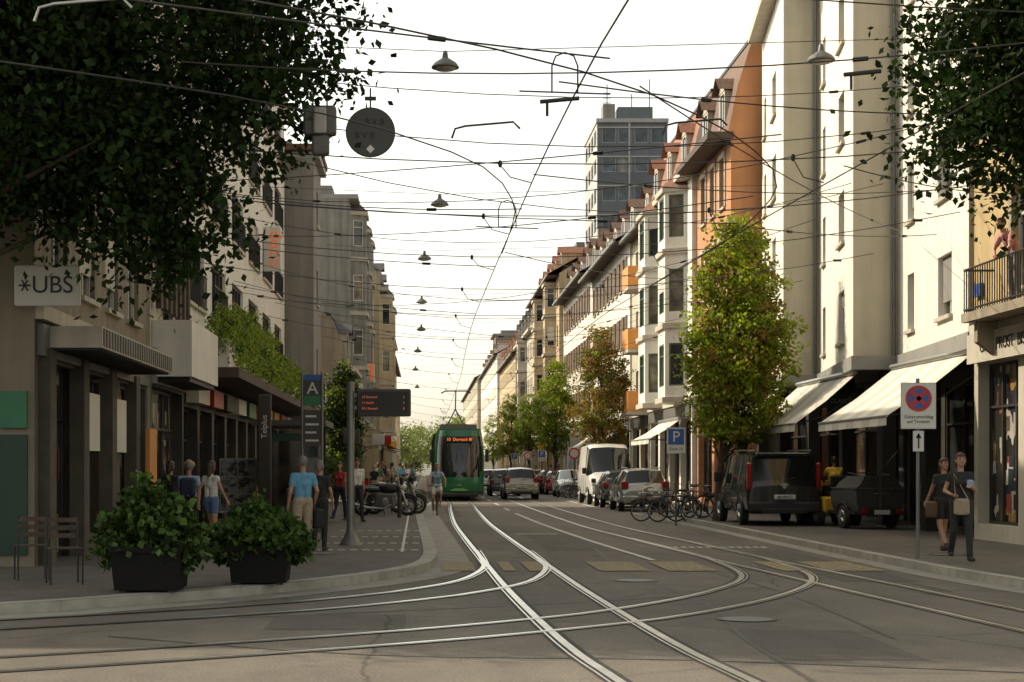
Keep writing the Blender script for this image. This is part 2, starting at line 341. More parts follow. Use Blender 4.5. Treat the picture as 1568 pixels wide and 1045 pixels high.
# ------------------------------------------------------------ buildings
def wall(mw,mg,O,U,N,L,z0,z1,ops,m,dep=.16,fr='frame_w',gl='win',sill='trim',bars=1,trans=0,surround=None,blind=.0,shut=None):
    def P(u,z,o): return (O[0]+U[0]*u+N[0]*o,O[1]+U[1]*u+N[1]*o,z)
    def ub(b,u0,u1,a0,a1,o0,o1,mm): b.hexa([P(u0,a0,o0),P(u1,a0,o0),P(u1,a0,o1),P(u0,a0,o1),P(u0,a1,o0),P(u1,a1,o0),P(u1,a1,o1),P(u0,a1,o1)],mm)
    us=sorted({0,L,*[o[0] for o in ops],*[o[1] for o in ops]}); zs=sorted({z0,z1,*[o[2] for o in ops],*[o[3] for o in ops]})
    for i in range(len(us)-1):
        if us[i+1]-us[i]<1e-4: continue
        uc=(us[i]+us[i+1])/2
        for j in range(len(zs)-1):
            zc=(zs[j]+zs[j+1])/2
            if any(o[0]<uc<o[1] and o[2]<zc<o[3] for o in ops): continue
            mw.face([P(us[i],zs[j],0),P(us[i+1],zs[j],0),P(us[i+1],zs[j+1],0),P(us[i],zs[j+1],0)],m)
    for o in ops:
        u0,u1,a0,a1=o[:4]; kw=o[4] if len(o)>4 else {}
        d=kw.get('dep',dep); f=kw.get('fr',fr); G=kw.get('gl',gl); bs=kw.get('bars',bars)
        for q in ([P(u0,a0,0),P(u1,a0,0),P(u1,a0,-d),P(u0,a0,-d)],[P(u0,a1,0),P(u1,a1,0),P(u1,a1,-d),P(u0,a1,-d)],[P(u0,a0,0),P(u0,a1,0),P(u0,a1,-d),P(u0,a0,-d)],[P(u1,a0,0),P(u1,a1,0),P(u1,a1,-d),P(u1,a0,-d)]): mw.face(q,m)
        n=bs+1
        for i in range(n):
            ua=u0+(u1-u0)*i/n; ubb=u0+(u1-u0)*(i+1)/n
            mg.face([P(ua,a0,-d+.01),P(ubb,a0,-d+.01),P(ubb,a1,-d+.01),P(ua,a1,-d+.01)],G)
        w=.06
        for (x0,x1,y0,y1) in [(u0,u0+w,a0,a1),(u1-w,u1,a0,a1),(u0+w,u1-w,a0,a0+w),(u0+w,u1-w,a1-w,a1)]+[(u0+(u1-u0)*i/n-w/2,u0+(u1-u0)*i/n+w/2,a0+w,a1-w) for i in range(1,n)]:
            ub(mg,x0,x1,y0,y1,-d+.012,-d+.07,f)
        if kw.get('trans',trans): 
            zt=a1-(a1-a0)*.27
            for i in range(n): ub(mg,u0+(u1-u0)*i/n+.035,u0+(u1-u0)*(i+1)/n-.035,zt-.025,zt+.025,-d+.014,-d+.065,f)
        if blind and random.random()<blind:
            hh=(a1-a0)*random.choice([.3,.5,.75]); ub(mg,u0+.03,u1-.03,a1-hh,a1-.01,-d+.075,-d+.10,random.choice(['awning_b','frame_w','plaster_grey']))
        s_=kw.get('sill',sill)
        if s_: ub(mg,u0-.08,u1+.08,a0-.09,a0-.003,-.05,.09,s_)
        sr=kw.get('sur',surround)
        if sr:
            ub(mg,u0-.16,u0-.003,a0,a1,-.02,.05,sr); ub(mg,u1+.003,u1+.16,a0,a1,-.02,.05,sr); ub(mg,u0-.2,u1+.2,a1+.003,a1+.2,-.02,.08,sr)
        if shut:
            wv=(u1-u0)*.48
            ub(mg,u0-.04-wv,u0-.02,a0,a1,.012,.06,shut); ub(mg,u1+.02,u1+.04+wv,a0,a1,.012,.06,shut)
    return ub
def building(name,s,xf,y0,y1,zg,nf,fh,wm,roof='gable',rh=2.6,bay=2.4,ww=1.1,wh=1.5,deep=12,rm='tile_brown',eave=.5,dorm=0,sur=None,shut=None,gm=None,endw=None,shopg='shopglass',bands=True,fr='frame_w',blind=.25,erk=None,balc=None,shop=True,bars=1,erm=None):
    G=grp(name); w=MB();gl=MB();rf=MB()
    L=y1-y0; zt=zg+nf*fh; X=lambda d: xf+s*d
    n=max(1,int((L-.5)/bay)); off=(L-n*bay)/2
    ops=[]
    for f in range(nf):
        zb=zg+f*fh+(fh-wh)*.45
        for i in range(n):
            u=off+bay*(i+.5)
            if erk and any(e[0]-.3<u<e[1]+.3 for e in erk): continue
            ops.append((u-ww/2,u+ww/2,zb,zb+wh))
    wall(w,gl,(xf,y0),(0,1),(-s,0),L,zg,zt,ops,wm,surround=sur,shut=shut,fr=fr,blind=blind,bars=bars,trans=1)
    gm=gm or wm; ops=[]
    if shop:
        k=max(1,round(L/3.4)); b=L/k
        for i in range(k): ops.append((i*b+.25,(i+1)*b-.25,.45 if i%3 else .13,zg-.75,{'gl':shopg if i%2 else 'goods','fr':'frame_d','dep':.3,'sill':None,'bars':2,'trans':1}))
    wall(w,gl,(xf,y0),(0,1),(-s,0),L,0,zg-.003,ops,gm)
    U=(1,0) if s>0 else (-1,0)
    wall(w,gl,(xf,y0),U,(0,-1),deep,0,zt,endw or [],wm)
    w.face([(xf,y1,0),(X(deep),y1,0),(X(deep),y1,zt),(xf,y1,zt)],wm); w.face([(X(deep),y0,0),(X(deep),y1,0),(X(deep),y1,zt),(X(deep),y0,zt)],wm)
    def sb(b,d0,d1,a,c,z0,z1,m): b.box(min(X(d0),X(d1)),max(X(d0),X(d1)),a,c,z0,z1,m)
    if bands: sb(gl,-.14,-.003,y0+.01,y1-.01,zg-.16,zg+.06,'trim')
    if shop: sb(gl,-.10,-.004,y0+.15,y1-.15,zg-.70,zg-.22,random.choice(['fascia_grey','white_sign','shop_dark','sign_grey2','trim']))
    if roof=='flat':
        sb(rf,-eave,deep,y0-.02,y1+.02,zt+.003,zt+.25,'fascia_grey'); sb(rf,1,deep-1,y0+1,y1-1,zt+.253,zt+.9,'plaster_grey')
    elif roof=='gable':
        r=deep*.42; e=eave
        rf.face([(X(-e),y0-.1,zt-.05),(X(-e),y1+.1,zt-.05),(X(r),y1+.1,zt+rh),(X(r),y0-.1,zt+rh)],rm)
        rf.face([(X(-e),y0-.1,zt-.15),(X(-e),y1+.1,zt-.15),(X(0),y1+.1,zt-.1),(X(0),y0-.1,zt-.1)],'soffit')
        rf.face([(X(deep),y0-.1,zt),(X(deep),y1+.1,zt),(X(r),y1+.1,zt+rh),(X(r),y0-.1,zt+rh)],rm)
        sb(rf,-e-.08,-e+.04,y0-.1,y1+.1,zt-.18,zt-.04,'metal_grey')
        for yy in (y0,y1): w.face([(X(0),yy,zt),(X(deep),yy,zt),(X(r),yy,zt+rh-.03)],wm)
    else:
        e=eave
        sb(rf,-e,0.1,y0-.05,y1+.05,zt-.22,zt+.02,'trim' if roof=='mansard' else 'soffit')
        prof=[(-.1,zt+.02),(.25,zt+rh*.5),(.8,zt+rh),(deep*.5,zt+rh+1.1),(deep-.8,zt+rh),(deep,zt)]
        for i in range(len(prof)-1):
            a,c=prof[i],prof[i+1]; rf.face([(X(a[0]),y0,a[1]),(X(a[0]),y1,a[1]),(X(c[0]),y1,c[1]),(X(c[0]),y0,c[1])],rm)
        for yy in (y0,y1): w.face([(X(a[0]),yy,a[1]) for a in prof]+[(X(deep),yy,zt),(X(0),yy,zt)],wm)
        sb(rf,.75,1.0,y0-.04,y1+.04,zt+rh-.02,zt+rh+.1,'metal_dark')
    for i in range(dorm):
        yc=y0+L*(i+.5)/dorm; dh=min(1.5,rh*.62); dz=zt+.3; hw=.62; fr_d=.35 if roof=='gable' else .0
        sb(w,fr_d,2.6,yc-hw,yc+hw,dz,dz+dh,'trim' if roof!='gable' else wm)
        sb(gl,fr_d-.03,fr_d-.004,yc-hw+.16,yc+hw-.16,dz+.2,dz+dh-.12,'win'); sb(gl,fr_d-.06,fr_d-.032,yc-.03,yc+.03,dz+.2,dz+dh-.12,'frame_w')
        rf.face([(X(fr_d-.25),yc-hw-.15,dz+dh),(X(3),yc-hw-.15,dz+dh),(X(3),yc,dz+dh+.55),(X(fr_d-.25),yc,dz+dh+.55)],rm)
        rf.face([(X(fr_d-.25),yc+hw+.15,dz+dh),(X(3),yc+hw+.15,dz+dh),(X(3),yc,dz+dh+.55),(X(fr_d-.25),yc,dz+dh+.55)],rm)
        w.face([(X(fr_d-.02),yc-hw,dz+dh),(X(fr_d-.02),yc+hw,dz+dh),(X(fr_d-.02),yc,dz+dh+.5)],'trim')
    for k in range(max(1,int(L/9))):
        yc=y0+L*(k+.6)/max(1,int(L/9)); base=zt+(rh if roof!='flat' else .2)
        cd=min(deep*.3,3.5)
        sb(rf,cd,cd+.7,yc-.35,yc+.35,base-1.2,base+1.0,'concrete'); sb(rf,cd-.06,cd+.76,yc-.41,yc+.41,base+1.003,base+1.1,'soffit')
        q=X(min(deep*.45,5)); rf.tube([(q,yc+2,base),(q,yc+2,base+2.2)],.025,'metal_dark',4)
        for zz_ in (1.5,1.8,2.1): rf.tube([(q-.35,yc+2,base+zz_),(q+.35,yc+2,base+zz_)],.015,'metal_dark',4)
    if erk:
        em=erm or wm
        for a,b in erk:
            d=.85; zt2=zt-.5
            seg=[((0,a),( -d,a+.45)),((-d,a+.45),(-d,b-.45)),((-d,b-.45),(0,b))]
            for (d0,ya),(d1,yb) in seg:
                p0=Vector((X(d0),y0+ya)); p1=Vector((X(d1),y0+yb)); uu=(p1-p0); LL=uu.length; uu.normalize()
                nn=Vector((-s*abs(uu.y),(-1 if d1<d0 else (1 if d1>d0 else 0))*abs(uu.x)))
                oo=[]
                for f in range(nf):
                    zb=zg+f*fh+(fh-wh)*.45; mg_=.16 if LL<1.2 else .35
                    oo.append((mg_,LL-mg_,zb,zb+wh,{'dep':.1,'bars':0 if LL<1.2 else 1,'sill':None}))
                wall(w,gl,p0,uu,nn,LL,zg,zt2,oo,em,fr=fr,trans=1,blind=blind)
            pe=[(X(0.01),y0+a-.12),(X(-d-.12),y0+a+.38),(X(-d-.12),y0+b-.38),(X(0.01),y0+b+.12)]
            for f in range(nf+1):
                z=zg+f*fh if f<nf else zt2
                w.rings([[(p[0],p[1],z-.1) for p in pe],[(p[0],p[1],z+.12) for p in pe]],'trim',True)
            ap=(X(0),(pe[0][1]+pe[3][1])/2,zt2+1.2)
            for k in range(3): rf.face([(pe[k][0],pe[k][1],zt2+.12),(pe[k+1][0],pe[k+1][1],zt2+.12),ap],rm)
    if balc:
        for (a,b,m_) in balc:
            for f in range(nf):
                z=zg+f*fh
                sb(gl,-.95,-.004,y0+a,y0+b,z-.14,z+.02,'trim'); sb(gl,-.95,-.90,y0+a,y0+b,z+.04,z+1.0,m_)
                sb(gl,-.90,-.01,y0+a,y0+a+.05,z+.04,z+1.0,m_); sb(gl,-.90,-.01,y0+b-.05,y0+b,z+.04,z+1.0,m_)
    w.obj('walls',G,False); gl.obj('windows',G,False); rf.obj('roof',G,False)
    return G
# ---- left row
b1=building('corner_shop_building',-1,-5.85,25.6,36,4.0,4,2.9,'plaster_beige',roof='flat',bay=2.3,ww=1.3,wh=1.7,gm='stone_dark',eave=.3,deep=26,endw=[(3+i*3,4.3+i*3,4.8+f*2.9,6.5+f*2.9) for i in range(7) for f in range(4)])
g=MB()
g.box(-7.4,-4.95,26.2,33.4,3.45,3.78,'trim')
for i in range(30): g.box(-4.947,-4.93,26.3+i*.24,26.42+i*.24,3.48,3.75,'sign_grey2')
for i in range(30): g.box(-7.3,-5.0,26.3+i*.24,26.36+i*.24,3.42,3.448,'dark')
for y in (26.0,28.6,31.2,33.8): g.box(-5.95,-5.70,y,y+.45,.12,3.42,'stone_dark')
g.obj('canopy',b1,False)
g=MB(); 
for y in (28.9,31.6): g.box(-5.84,-5.78,y+.5,y+1.5,1.9,2.9,'white_sign')
g.box(-5.6,-5.52,34.3,35.2,.3,2.4,'panel_orange'); g.box(-6.35,-5.95,25.52,25.597,2.2,2.75,'green_sign'); g.box(-6.9,-5.95,25.54,25.597,.3,2.1,'green_dark'); g.obj('shop_posters',b1,False)
b2=building('cream_shop_building',-1,-5.8,36.06,41.1,4.1,4,2.9,'plaster_cream',roof='flat',bay=2.4,ww=1.5,wh=1.6,eave=.3,deep=10,blind=.6,fr='frame_d',gm='shop_dark')
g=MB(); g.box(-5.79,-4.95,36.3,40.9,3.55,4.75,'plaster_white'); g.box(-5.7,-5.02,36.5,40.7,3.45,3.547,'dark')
for i in range(7): g.box(-5.70,-5.58,36.2+i*.7,36.45+i*.7,5.0,7.3,'soffit')
g.obj('canopy',b2,False)
G=grp('white_apartment_building'); w=MB();gl=MB();rf=MB(); y0,y1=41.16,71.3; ZT=16.2
ops=[]
for f in range(4):
    zb=5.75+f*2.75
    for i in range(6):
        u=.9+i*4.9; ops.append((u,u+3.2,zb,zb+1.5,{'bars':3,'fr':'frame_d'}))
wall(w,gl,(-5.85,y0),(0,1),(1,0),y1-y0,4.6,ZT,ops,'plaster_white',sill='trim',blind=.2)
ops=[(.3+i*3.0,2.8+i*3.0,.13,3.1,{'gl':'goods' if i%2 else 'shopglass','fr':'frame_d','bars':1,'sill':None,'dep':.3,'trans':1}) for i in range(10)]
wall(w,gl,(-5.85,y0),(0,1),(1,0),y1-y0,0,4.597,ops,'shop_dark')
wall(w,gl,(-5.85,y0),(-1,0),(0,-1),10,0,ZT,[],'plaster_white'); w.face([(-5.85,y1,0),(-16,y1,0),(-16,y1,ZT),(-5.85,y1,ZT)],'plaster_white')
rf.box(-16,-5.55,y0,y1,ZT+.003,ZT+.3,'trim'); rf.box(-15,-9.5,y0+1,y1-2,ZT+.303,ZT+2.2,'plaster_grey')
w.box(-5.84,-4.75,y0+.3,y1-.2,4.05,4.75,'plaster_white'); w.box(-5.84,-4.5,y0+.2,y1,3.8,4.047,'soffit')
for f in range(4):
    zb=5.75+f*2.75
    for i in range(6):
        u=y0+.9+i*4.9
        for k in range(17): gl.box(-5.79,-5.77,u+k*.2-.01,u+k*.2+.01,zb-.05,zb+.85,'metal_dark')
        gl.box(-5.80,-5.76,u-.05,u+3.25,zb+.85,zb+.89,'metal_dark')
sc_=['white_sign','red_sign','shop_dark','white_sign','green_sign','panel_orange','white_sign','yellow','red_sign','white_sign']
for i in range(10): gl.box(-5.82,-5.5,y0+.5+i*3.0,y0+2.6+i*3.0,3.2,3.65,sc_[i])
w.obj('walls',G,False); gl.obj('windows',G,False); rf.obj('roof',G,False)
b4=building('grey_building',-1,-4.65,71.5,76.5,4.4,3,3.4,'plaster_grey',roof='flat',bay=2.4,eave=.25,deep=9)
g=MB(); g.box(-8,-4.35,71.25,76.65,14.9,15.15,'tile_brown'); g.obj('roof_slab',b4,False)
building('mansard_house',-1,-3.95,86,94,3.6,1,3.1,'plaster_beige',roof='mansard',rh=2.6,rm='slate',bay=2.2,deep=8,dorm=2,endw=[(1,2,4.4,5.9),(3,4,4.4,5.9)])
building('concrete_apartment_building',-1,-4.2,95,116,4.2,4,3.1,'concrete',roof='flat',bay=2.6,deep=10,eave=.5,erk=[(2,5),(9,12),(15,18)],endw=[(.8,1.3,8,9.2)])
building('beige_corner_building',-1,-3.1,118,146,4.2,3,3.3,'plaster_warm',roof='mansard',rh=2.0,rm='slate',bay=2.6,deep=9,eave=.5,erk=[(1,4),(12,15)],dorm=4,endw=[(.7,1.5,5,6.6),(.7,1.5,8.3,9.9),(.7,1.5,11.6,13.2)])
building('townhouse',-1,-3.3,147,175,4.2,3,3.2,'plaster_cream',roof='gable',bay=2.6,dorm=5,rm='tile_red')
building('townhouse',-1,-3.5,176,215,4.2,3,3.0,'plaster_white',roof='gable',bay=2.8,dorm=6)
building('townhouse',-1,-4,216,270,4.2,2,3.2,'plaster_warm',roof='gable',bay=2.8,rm='tile_red')
building('townhouse',-1,-5,271,350,4.2,3,3.0,'plaster_cream',roof='gable',bay=3.2)
# ---- right row
G=grp('white_sawtooth_building'); w=MB();gl=MB();rf=MB()
pts=[(11.45,35.9),(12.1,43.6),(10.95,43.6),(12.1,52.3),(11.0,52.3),(11.95,60.4)]
Z0=4.45;Z1=16.6
def seg(a,b,ops,m,nn=None):
    p0=Vector(a);p1=Vector(b);u=(p1-p0);L_=u.length;u.normalize(); n=nn or (-u.y,u.x)
    wall(w,gl,p0,u,n,L_,Z0,Z1,ops,m,sill='trim',blind=.3,dep=.2)
rows=[5.0+i*2.68 for i in range(5)]
def wn(*us): return [(a,b,z,z+1.38,{'bars':1 if b-a>1 else 0}) for z in rows for a,b in us if z+1.4<Z1]
seg(pts[0],pts[1],wn((1.6,3.0),(5.7,6.5)),'plaster_white')
seg(pts[1],pts[2],[],'plaster_cream',(0,-1))  # both returns of this white building: shade put into the cream colour
seg(pts[2],pts[3],wn((2.0,3.4),(6.9,7.7)),'plaster_white')
seg(pts[3],pts[4],[],'plaster_cream',(0,-1))
seg(pts[4],pts[5],wn((2.6,4.0),(6.4,7.2)),'plaster_white')
w.face([(11.95,60.4,0),(22,60.4,0),(22,60.4,Z1),(11.95,60.4,Z1)],'plaster_cream')
w.face([(11.45,35.9,Z0),(22,35.9,Z0),(22,35.9,Z1),(11.45,35.9,Z1)],'plaster_cream')
for a,b in ((pts[0],pts[1]),(pts[2],pts[3]),(pts[4],pts[5])):
    for z0_,z1_,o,m_ in ((Z1+.003,Z1+.25,.5,'trim'),(4.1,4.447,.12,'fascia_grey')):
        rf.hexa([(a[0]-o,a[1]-.3,z0_),(22,a[1]-.3,z0_),(22,b[1],z0_),(b[0]-o,b[1],z0_),(a[0]-o,a[1]-.3,z1_),(22,a[1]-.3,z1_),(22,b[1],z1_),(b[0]-o,b[1],z1_)],m_)
rf.box(13,22,38,60,Z1+.26,Z1+2.8,'slate')
ops=[(.2+i*3,2.9+i*3,.13,3.6,{'gl':'shopglass','fr':'frame_d','bars':1,'sill':None,'trans':1,'dep':.1}) for i in range(8)]
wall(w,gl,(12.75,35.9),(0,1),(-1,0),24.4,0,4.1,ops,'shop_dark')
for y in (36.1,40,43.8,48,52.2,56.4,60): w.box(11.75,12.1,y,y+.4,.12,4.098,'shop_dark')
for x,y in ((11.95,43.45),(11.95,52.15)): w.tube([(x,y,4.2),(x,y,Z1)],.05,'metal_grey',8)
w.obj('walls',G,False); gl.obj('windows',G,False); rf.obj('roof',G,False)
def awn(ya,yb,xi,xo,zi,zo,parent,n=9):
    a=MB()
    for i in range(n):
        y_0=ya+(yb-ya)*i/n;y_1=ya+(yb-ya)*(i+1)/n; m_='awning' if i%2 else 'awning_b'
        xm=(xi+xo)/2; zm=(zi+zo)/2-.06
        a.face([(xi,y_0,zi),(xm,y_0,zm),(xm,y_1,zm),(xi,y_1,zi)],m_); a.face([(xm,y_0,zm),(xo,y_0,zo),(xo,y_1,zo),(xm,y_1,zm)],m_)
        a.face([(xo,y_0,zo),(xo-.01,y_0,zo-.2),(xo-.01,y_1,zo-.2),(xo,y_1,zo)],m_)
    a.tube([(xo,ya,zo),(xo,yb,zo)],.03,'metal_light',6); a.tube([(xi-.05,ya,zi+.04),(xi-.05,yb,zi+.04)],.07,'metal_light',8)
    for y in (ya+.1,yb-.1): a.tube([(xi,y,zi-.5),((xi+xo)/2,y,(zi+zo)/2-.45),(xo,y,zo-.02)],.02,'metal_dark',6)
    a.obj('awning',parent,False)
awn(36.0,42.2,11.6,9.75,4.05,2.7,G); awn(44.2,51.0,11.2,9.6,4.05,2.75,G); awn(53,59.5,11.1,9.7,4.0,2.9,G)
g=MB(); g.box(10.9,11.85,46.0,46.12,3.05,3.75,'green_dark'); g.obj('cafe_sign',G,False); text('CLAIR.CAFE',(11.38,45.99,3.4),.17,'white_sign',G)
G=building('sandstone_corner_building',1,11.5,27.0,35.7,4.5,4,3.3,'plaster_yellow',roof='mansard',rh=3,bay=2.8,ww=1.1,wh=2.0,sur='stone',gm='trim',rm='slate',blind=.1)
g=MB(); g.box(11.28,11.36,27.2,35.5,3.75,4.35,'trim'); g.box(10.75,11.49,30.6,34.2,4.5,4.68,'stone')
for i in range(26): g.tube([(10.8,30.65+i*.14,4.68),(10.8,30.65+i*.14,5.55)],.012,'metal_dark',5)
for i in range(5): g.tube([(10.85+i*.14,34.15,4.68),(10.85+i*.14,34.15,5.55)],.012,'metal_dark',5)
for i in range(5): g.tube([(10.85+i*.14,30.65,4.68),(10.85+i*.14,30.65,5.55)],.012,'metal_dark',5)
for z in (4.75,5.55): g.tube([(11.4,30.65,z),(10.8,30.65,z),(10.8,34.15,z),(11.4,34.15,z)],.022,'metal_dark',6)
for y in (30.9,33.9): g.hexa([(10.95,y-.1,4.1),(11.49,y-.1,3.7),(11.49,y+.1,3.7),(10.95,y+.1,4.1),(10.95,y-.1,4.49),(11.49,y-.1,4.49),(11.49,y+.1,4.49),(10.95,y+.1,4.49)],'stone')
g.box(11.40,11.49,35.05,35.5,5.15,5.4,'blue_sign')
g.obj('balcony',G,False)
text('CAFE  PROST  BISTRO',(11.27,33.0,4.05),.34,'black_txt',G,rz=-90)
building('orange_mansard_building',1,10.95,61,68.5,4.6,3,3.0,'plaster_orange',roof='mansard2',rh=3.4,rm='tile_brown',bay=2.1,ww=1.0,wh=1.8,sur='trim',eave=.85,dorm=2,deep=11,endw=[(3.3,4.2,9.5,11.2)])
building('white_bay_window_building',1,10.75,68.6,81.4,4.4,3,3.05,'plaster_white',roof='mansard',rh=3.2,rm='tile_red',bay=2.1,ww=1.0,wh=1.75,eave=.5,dorm=3,deep=11,erk=[(1.2,4.2),(7.6,10.8)],shut=None,fr='shutter_green')
building('balcony_apartment_building',1,10.7,81.5,88,4.3,3,3.0,'plaster_cream',roof='gable',rh=2.6,rm='tile_brown',bay=2.1,eave=.6,dorm=1,balc=[(.3,2.6,'panel_orange')])
building('white_shuttered_building',1,10.6,88.1,108,4.3,3,3.05,'plaster_white',roof='gable',rh=3.0,rm='tile_brown',bay=2.0,ww=.95,wh=1.6,eave=.8,dorm=5,shut='shutter_brown')
building('white_shuttered_building',1,10.6,108.1,130,4.5,3,3.2,'plaster_white',roof='gable',rh=3.0,rm='tile_brown',bay=2.0,ww=.95,wh=1.6,eave=.8,dorm=5,shut='shutter_brown')
building('red_roof_building',1,10.3,130.5,158,4.5,4,3.0,'plaster_warm',roof='gable',rh=3.2,rm='tile_red',bay=2.4,eave=.9,dorm=5,erk=[(3,6),(16,19)],endw=[(1.5,2.5,14,15.2)])
building('townhouse',1,10.1,158.5,185,4.4,3,3.4,'plaster_cream',roof='mansard',rh=2.6,rm='slate',bay=2.5,dorm=5,erk=[(10,13)])
building('townhouse',1,9.9,185.5,225,4.3,3,3.3,'plaster_warm',roof='gable',rm='tile_red',bay=2.6,dorm=6)
building('townhouse',1,9.6,225.5,290,4.3,4,3.1,'plaster_white',roof='gable',bay=2.8,dorm=6)
building('townhouse',1,9.0,290.5,400,4.3,4,3.2,'plaster_cream',roof='gable',bay=3.4,rm='tile_red')
building('modern_office_building',1,12.5,300,312,4,7,3.0,'plaster_grey',roof='flat',bay=3,ww=2,wh=1.6)
G=grp('high_rise_tower'); w=MB();gl=MB();rf=MB()
fl=[(i*2.9+5,i*2.9+6.5) for i in range(11)]
ops=[(.5+c*1.62,.5+c*1.62+1.35,a,b,{'bars':0}) for a,b in fl for c in range(4) ]
wall(w,gl,(17.2,170),(1,0),(0,-1),7.0,0,36,ops,'tower_panel',gl='towerglass',sill=None,fr='tower_light',dep=.12)
wall(w,gl,(17.2,170),(0,1),(-1,0),13,0,36,[(1+c*3,3+c*3,a,b,{'bars':1}) for a,b in fl for c in range(4)],'tower_light',gl='towerglass',sill=None,fr='tower_light',dep=.12)  # street side paler than the front: sunlight put into its wall colour
for i in range(12): w.box(17.16,24.25,169.93,169.996,i*2.9+3.55,i*2.9+3.7,'tower_light')
w.box(20.3,20.5,169.9,169.997,0,36,'tower_light')
w.face([(24.2,170,0),(24.2,183,0),(24.2,183,36),(24.2,170,36)],'tower_panel')
w.face([(17.2,183,0),(24.2,183,0),(24.2,183,36),(17.2,183,36)],'tower_panel')
rf.box(17.1,24.3,169.8,183.2,36.003,36.4,'tower_light'); rf.box(19.5,23,172,180,36.403,38.0,'tower_panel'); rf.box(18,19.2,172,174,36.403,38.3,'plaster_grey')
for x,h in ((18.5,40.5),(21,39.5),(22.8,41)): rf.tube([(x,173,36.4),(x,173,h)],.05,'metal_dark',5)
for k in range(3): rf.tube([(18.1,173,38.6+k*.5),(18.9,173,38.6+k*.5)],.04,'metal_dark',5)
w.obj('walls',G,False); gl.obj('windows',G,False); rf.obj('roof',G,False)
building('grey_office_building',1,16.0,190,210,4.3,7,3.1,'plaster_grey',roof='flat',bay=2.4,ww=1.8,wh=1.3,deep=12,shop=False,endw=[(1+c*2.4,2.8+c*2.4,6+f*3.1,7.4+f*3.1) for c in range(4) for f in range(6)])

# ------------------------------------------------------------ vegetation
def leaves(name,blobs,nc,per,size,mats,parent=None,spread=.3,shell=.5,droop=0.,elong=1.7,seed=1):
    r=np.random.default_rng(seed); vol=np.array([b[1][0]*b[1][1]*b[1][2] for b in blobs]); vol=vol**.75; vol=vol/vol.sum()
    idx=r.choice(len(blobs),nc,p=vol); C=np.array([b[0] for b in blobs])[idx]; R=np.array([b[1] for b in blobs])[idx]
    d=r.normal(size=(nc,3)); d/=np.linalg.norm(d,axis=1)[:,None]; rad=(shell+(1-shell)*r.random(nc)**.6)[:,None]
    cc=C+d*R*rad*(.88+.26*r.random((nc,1)))
    cs=.6+.8*r.random(nc)
    P=np.repeat(cc,per,0)+r.normal(size=(nc*per,3))*spread*np.repeat(cs,per)[:,None]*np.array([1,1,.7])
    n=len(P); ax=r.normal(size=(n,3)); ax[:,2]-=droop; ax/=np.linalg.norm(ax,axis=1)[:,None]
    t=r.normal(size=(n,3)); sd=np.cross(ax,t); sd/=np.linalg.norm(sd,axis=1)[:,None]
    nz=np.cross(ax,sd)
    L_=(size*(.6+.8*r.random(n)))[:,None]; W=L_/elong
    V=np.stack([P,P+ax*L_*.5+sd*W*.5+nz*W*.12,P+ax*L_,P+ax*L_*.5-sd*W*.5+nz*W*.12],1).reshape(-1,3)
    me=bpy.data.meshes.new(name); me.vertices.add(4*n); me.vertices.foreach_set('co',V.ravel().astype(np.float32))
    me.loops.add(4*n); me.loops.foreach_set('vertex_index',np.arange(4*n,dtype=np.int32)); me.polygons.add(n); me.polygons.foreach_set('loop_start',np.arange(0,4*n,4,dtype=np.int32))
    for m_ in mats: me.materials.append(M[m_])
    mi=np.repeat(r.choice(len(mats),nc,p=([.75,.25] if len(mats)==2 else [1])),per).astype(np.int32); me.polygons.foreach_set('material_index',mi)
    me.update(calc_edges=True); me.validate()
    o=bpy.data.objects.new(name,me); scene.collection.objects.link(o)
    if parent:o.parent=parent
    return cc
def tree(name,x,y,z0,blobs,nc,per,size,mats,tr=.15,split=2.2,spread=.3,shell=.4,seed=1,nb=26,trunks=None):
    G=grp(name); cc=leaves('foliage',blobs,nc,per,size,mats,G,spread,shell,.3,1.6,seed)
    r=random.Random(seed); w=MB()
    top=max(b[0][2] for b in blobs); cx=np.mean([b[0][0] for b in blobs]); cy=np.mean([b[0][1] for b in blobs])
    for (tx,ty) in (trunks or [(x,y)]):
        pts=[(tx,ty,z0)]; rr=[tr*1.35]; 
        for k in range(1,7):
            f=k/6; pts.append((tx+(cx-tx)*f*.8+r.uniform(-.06,.06),ty+(cy-ty)*f*.8+r.uniform(-.06,.06),z0+(top-z0)*f)); rr.append(tr*(1-.75*f))
        w.tube(pts,rr,'bark',10)
        for k in range(nb):
            c=cc[r.randrange(len(cc))]; f=min(.95,max(split/(top-z0),(c[2]-z0-.8)/(top-z0)*r.uniform(.5,.95))); i=f*6; a=int(i); a=min(a,5); t=i-a
            p=Vector(pts[a]).lerp(Vector(pts[a+1]),t); q=Vector(c); mid=p.lerp(q,.5)+Vector((0,0,.15*(q-p).length))
            b0=tr*(1-.75*f)*.5; w.tube([p,mid,q],[b0,b0*.5,b0*.15],'bark',6)
    w.obj('trunk',G); return G
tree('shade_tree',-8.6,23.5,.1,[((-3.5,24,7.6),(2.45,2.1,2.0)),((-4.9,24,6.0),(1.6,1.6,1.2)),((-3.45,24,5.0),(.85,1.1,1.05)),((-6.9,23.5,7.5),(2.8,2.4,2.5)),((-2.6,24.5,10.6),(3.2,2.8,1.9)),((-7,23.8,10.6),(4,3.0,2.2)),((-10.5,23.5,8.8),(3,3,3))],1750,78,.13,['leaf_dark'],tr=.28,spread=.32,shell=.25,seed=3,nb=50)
tree('shade_tree',10.8,24.2,.1,[((9.0,24.3,7.0),(2.15,2.0,1.6)),((10.5,24.3,9.5),(3,2.6,2.4)),((8.0,24.5,10.6),(3.2,2.6,1.6))],900,70,.13,['leaf_dark'],tr=.28,spread=.31,shell=.3,seed=5,nb=40)
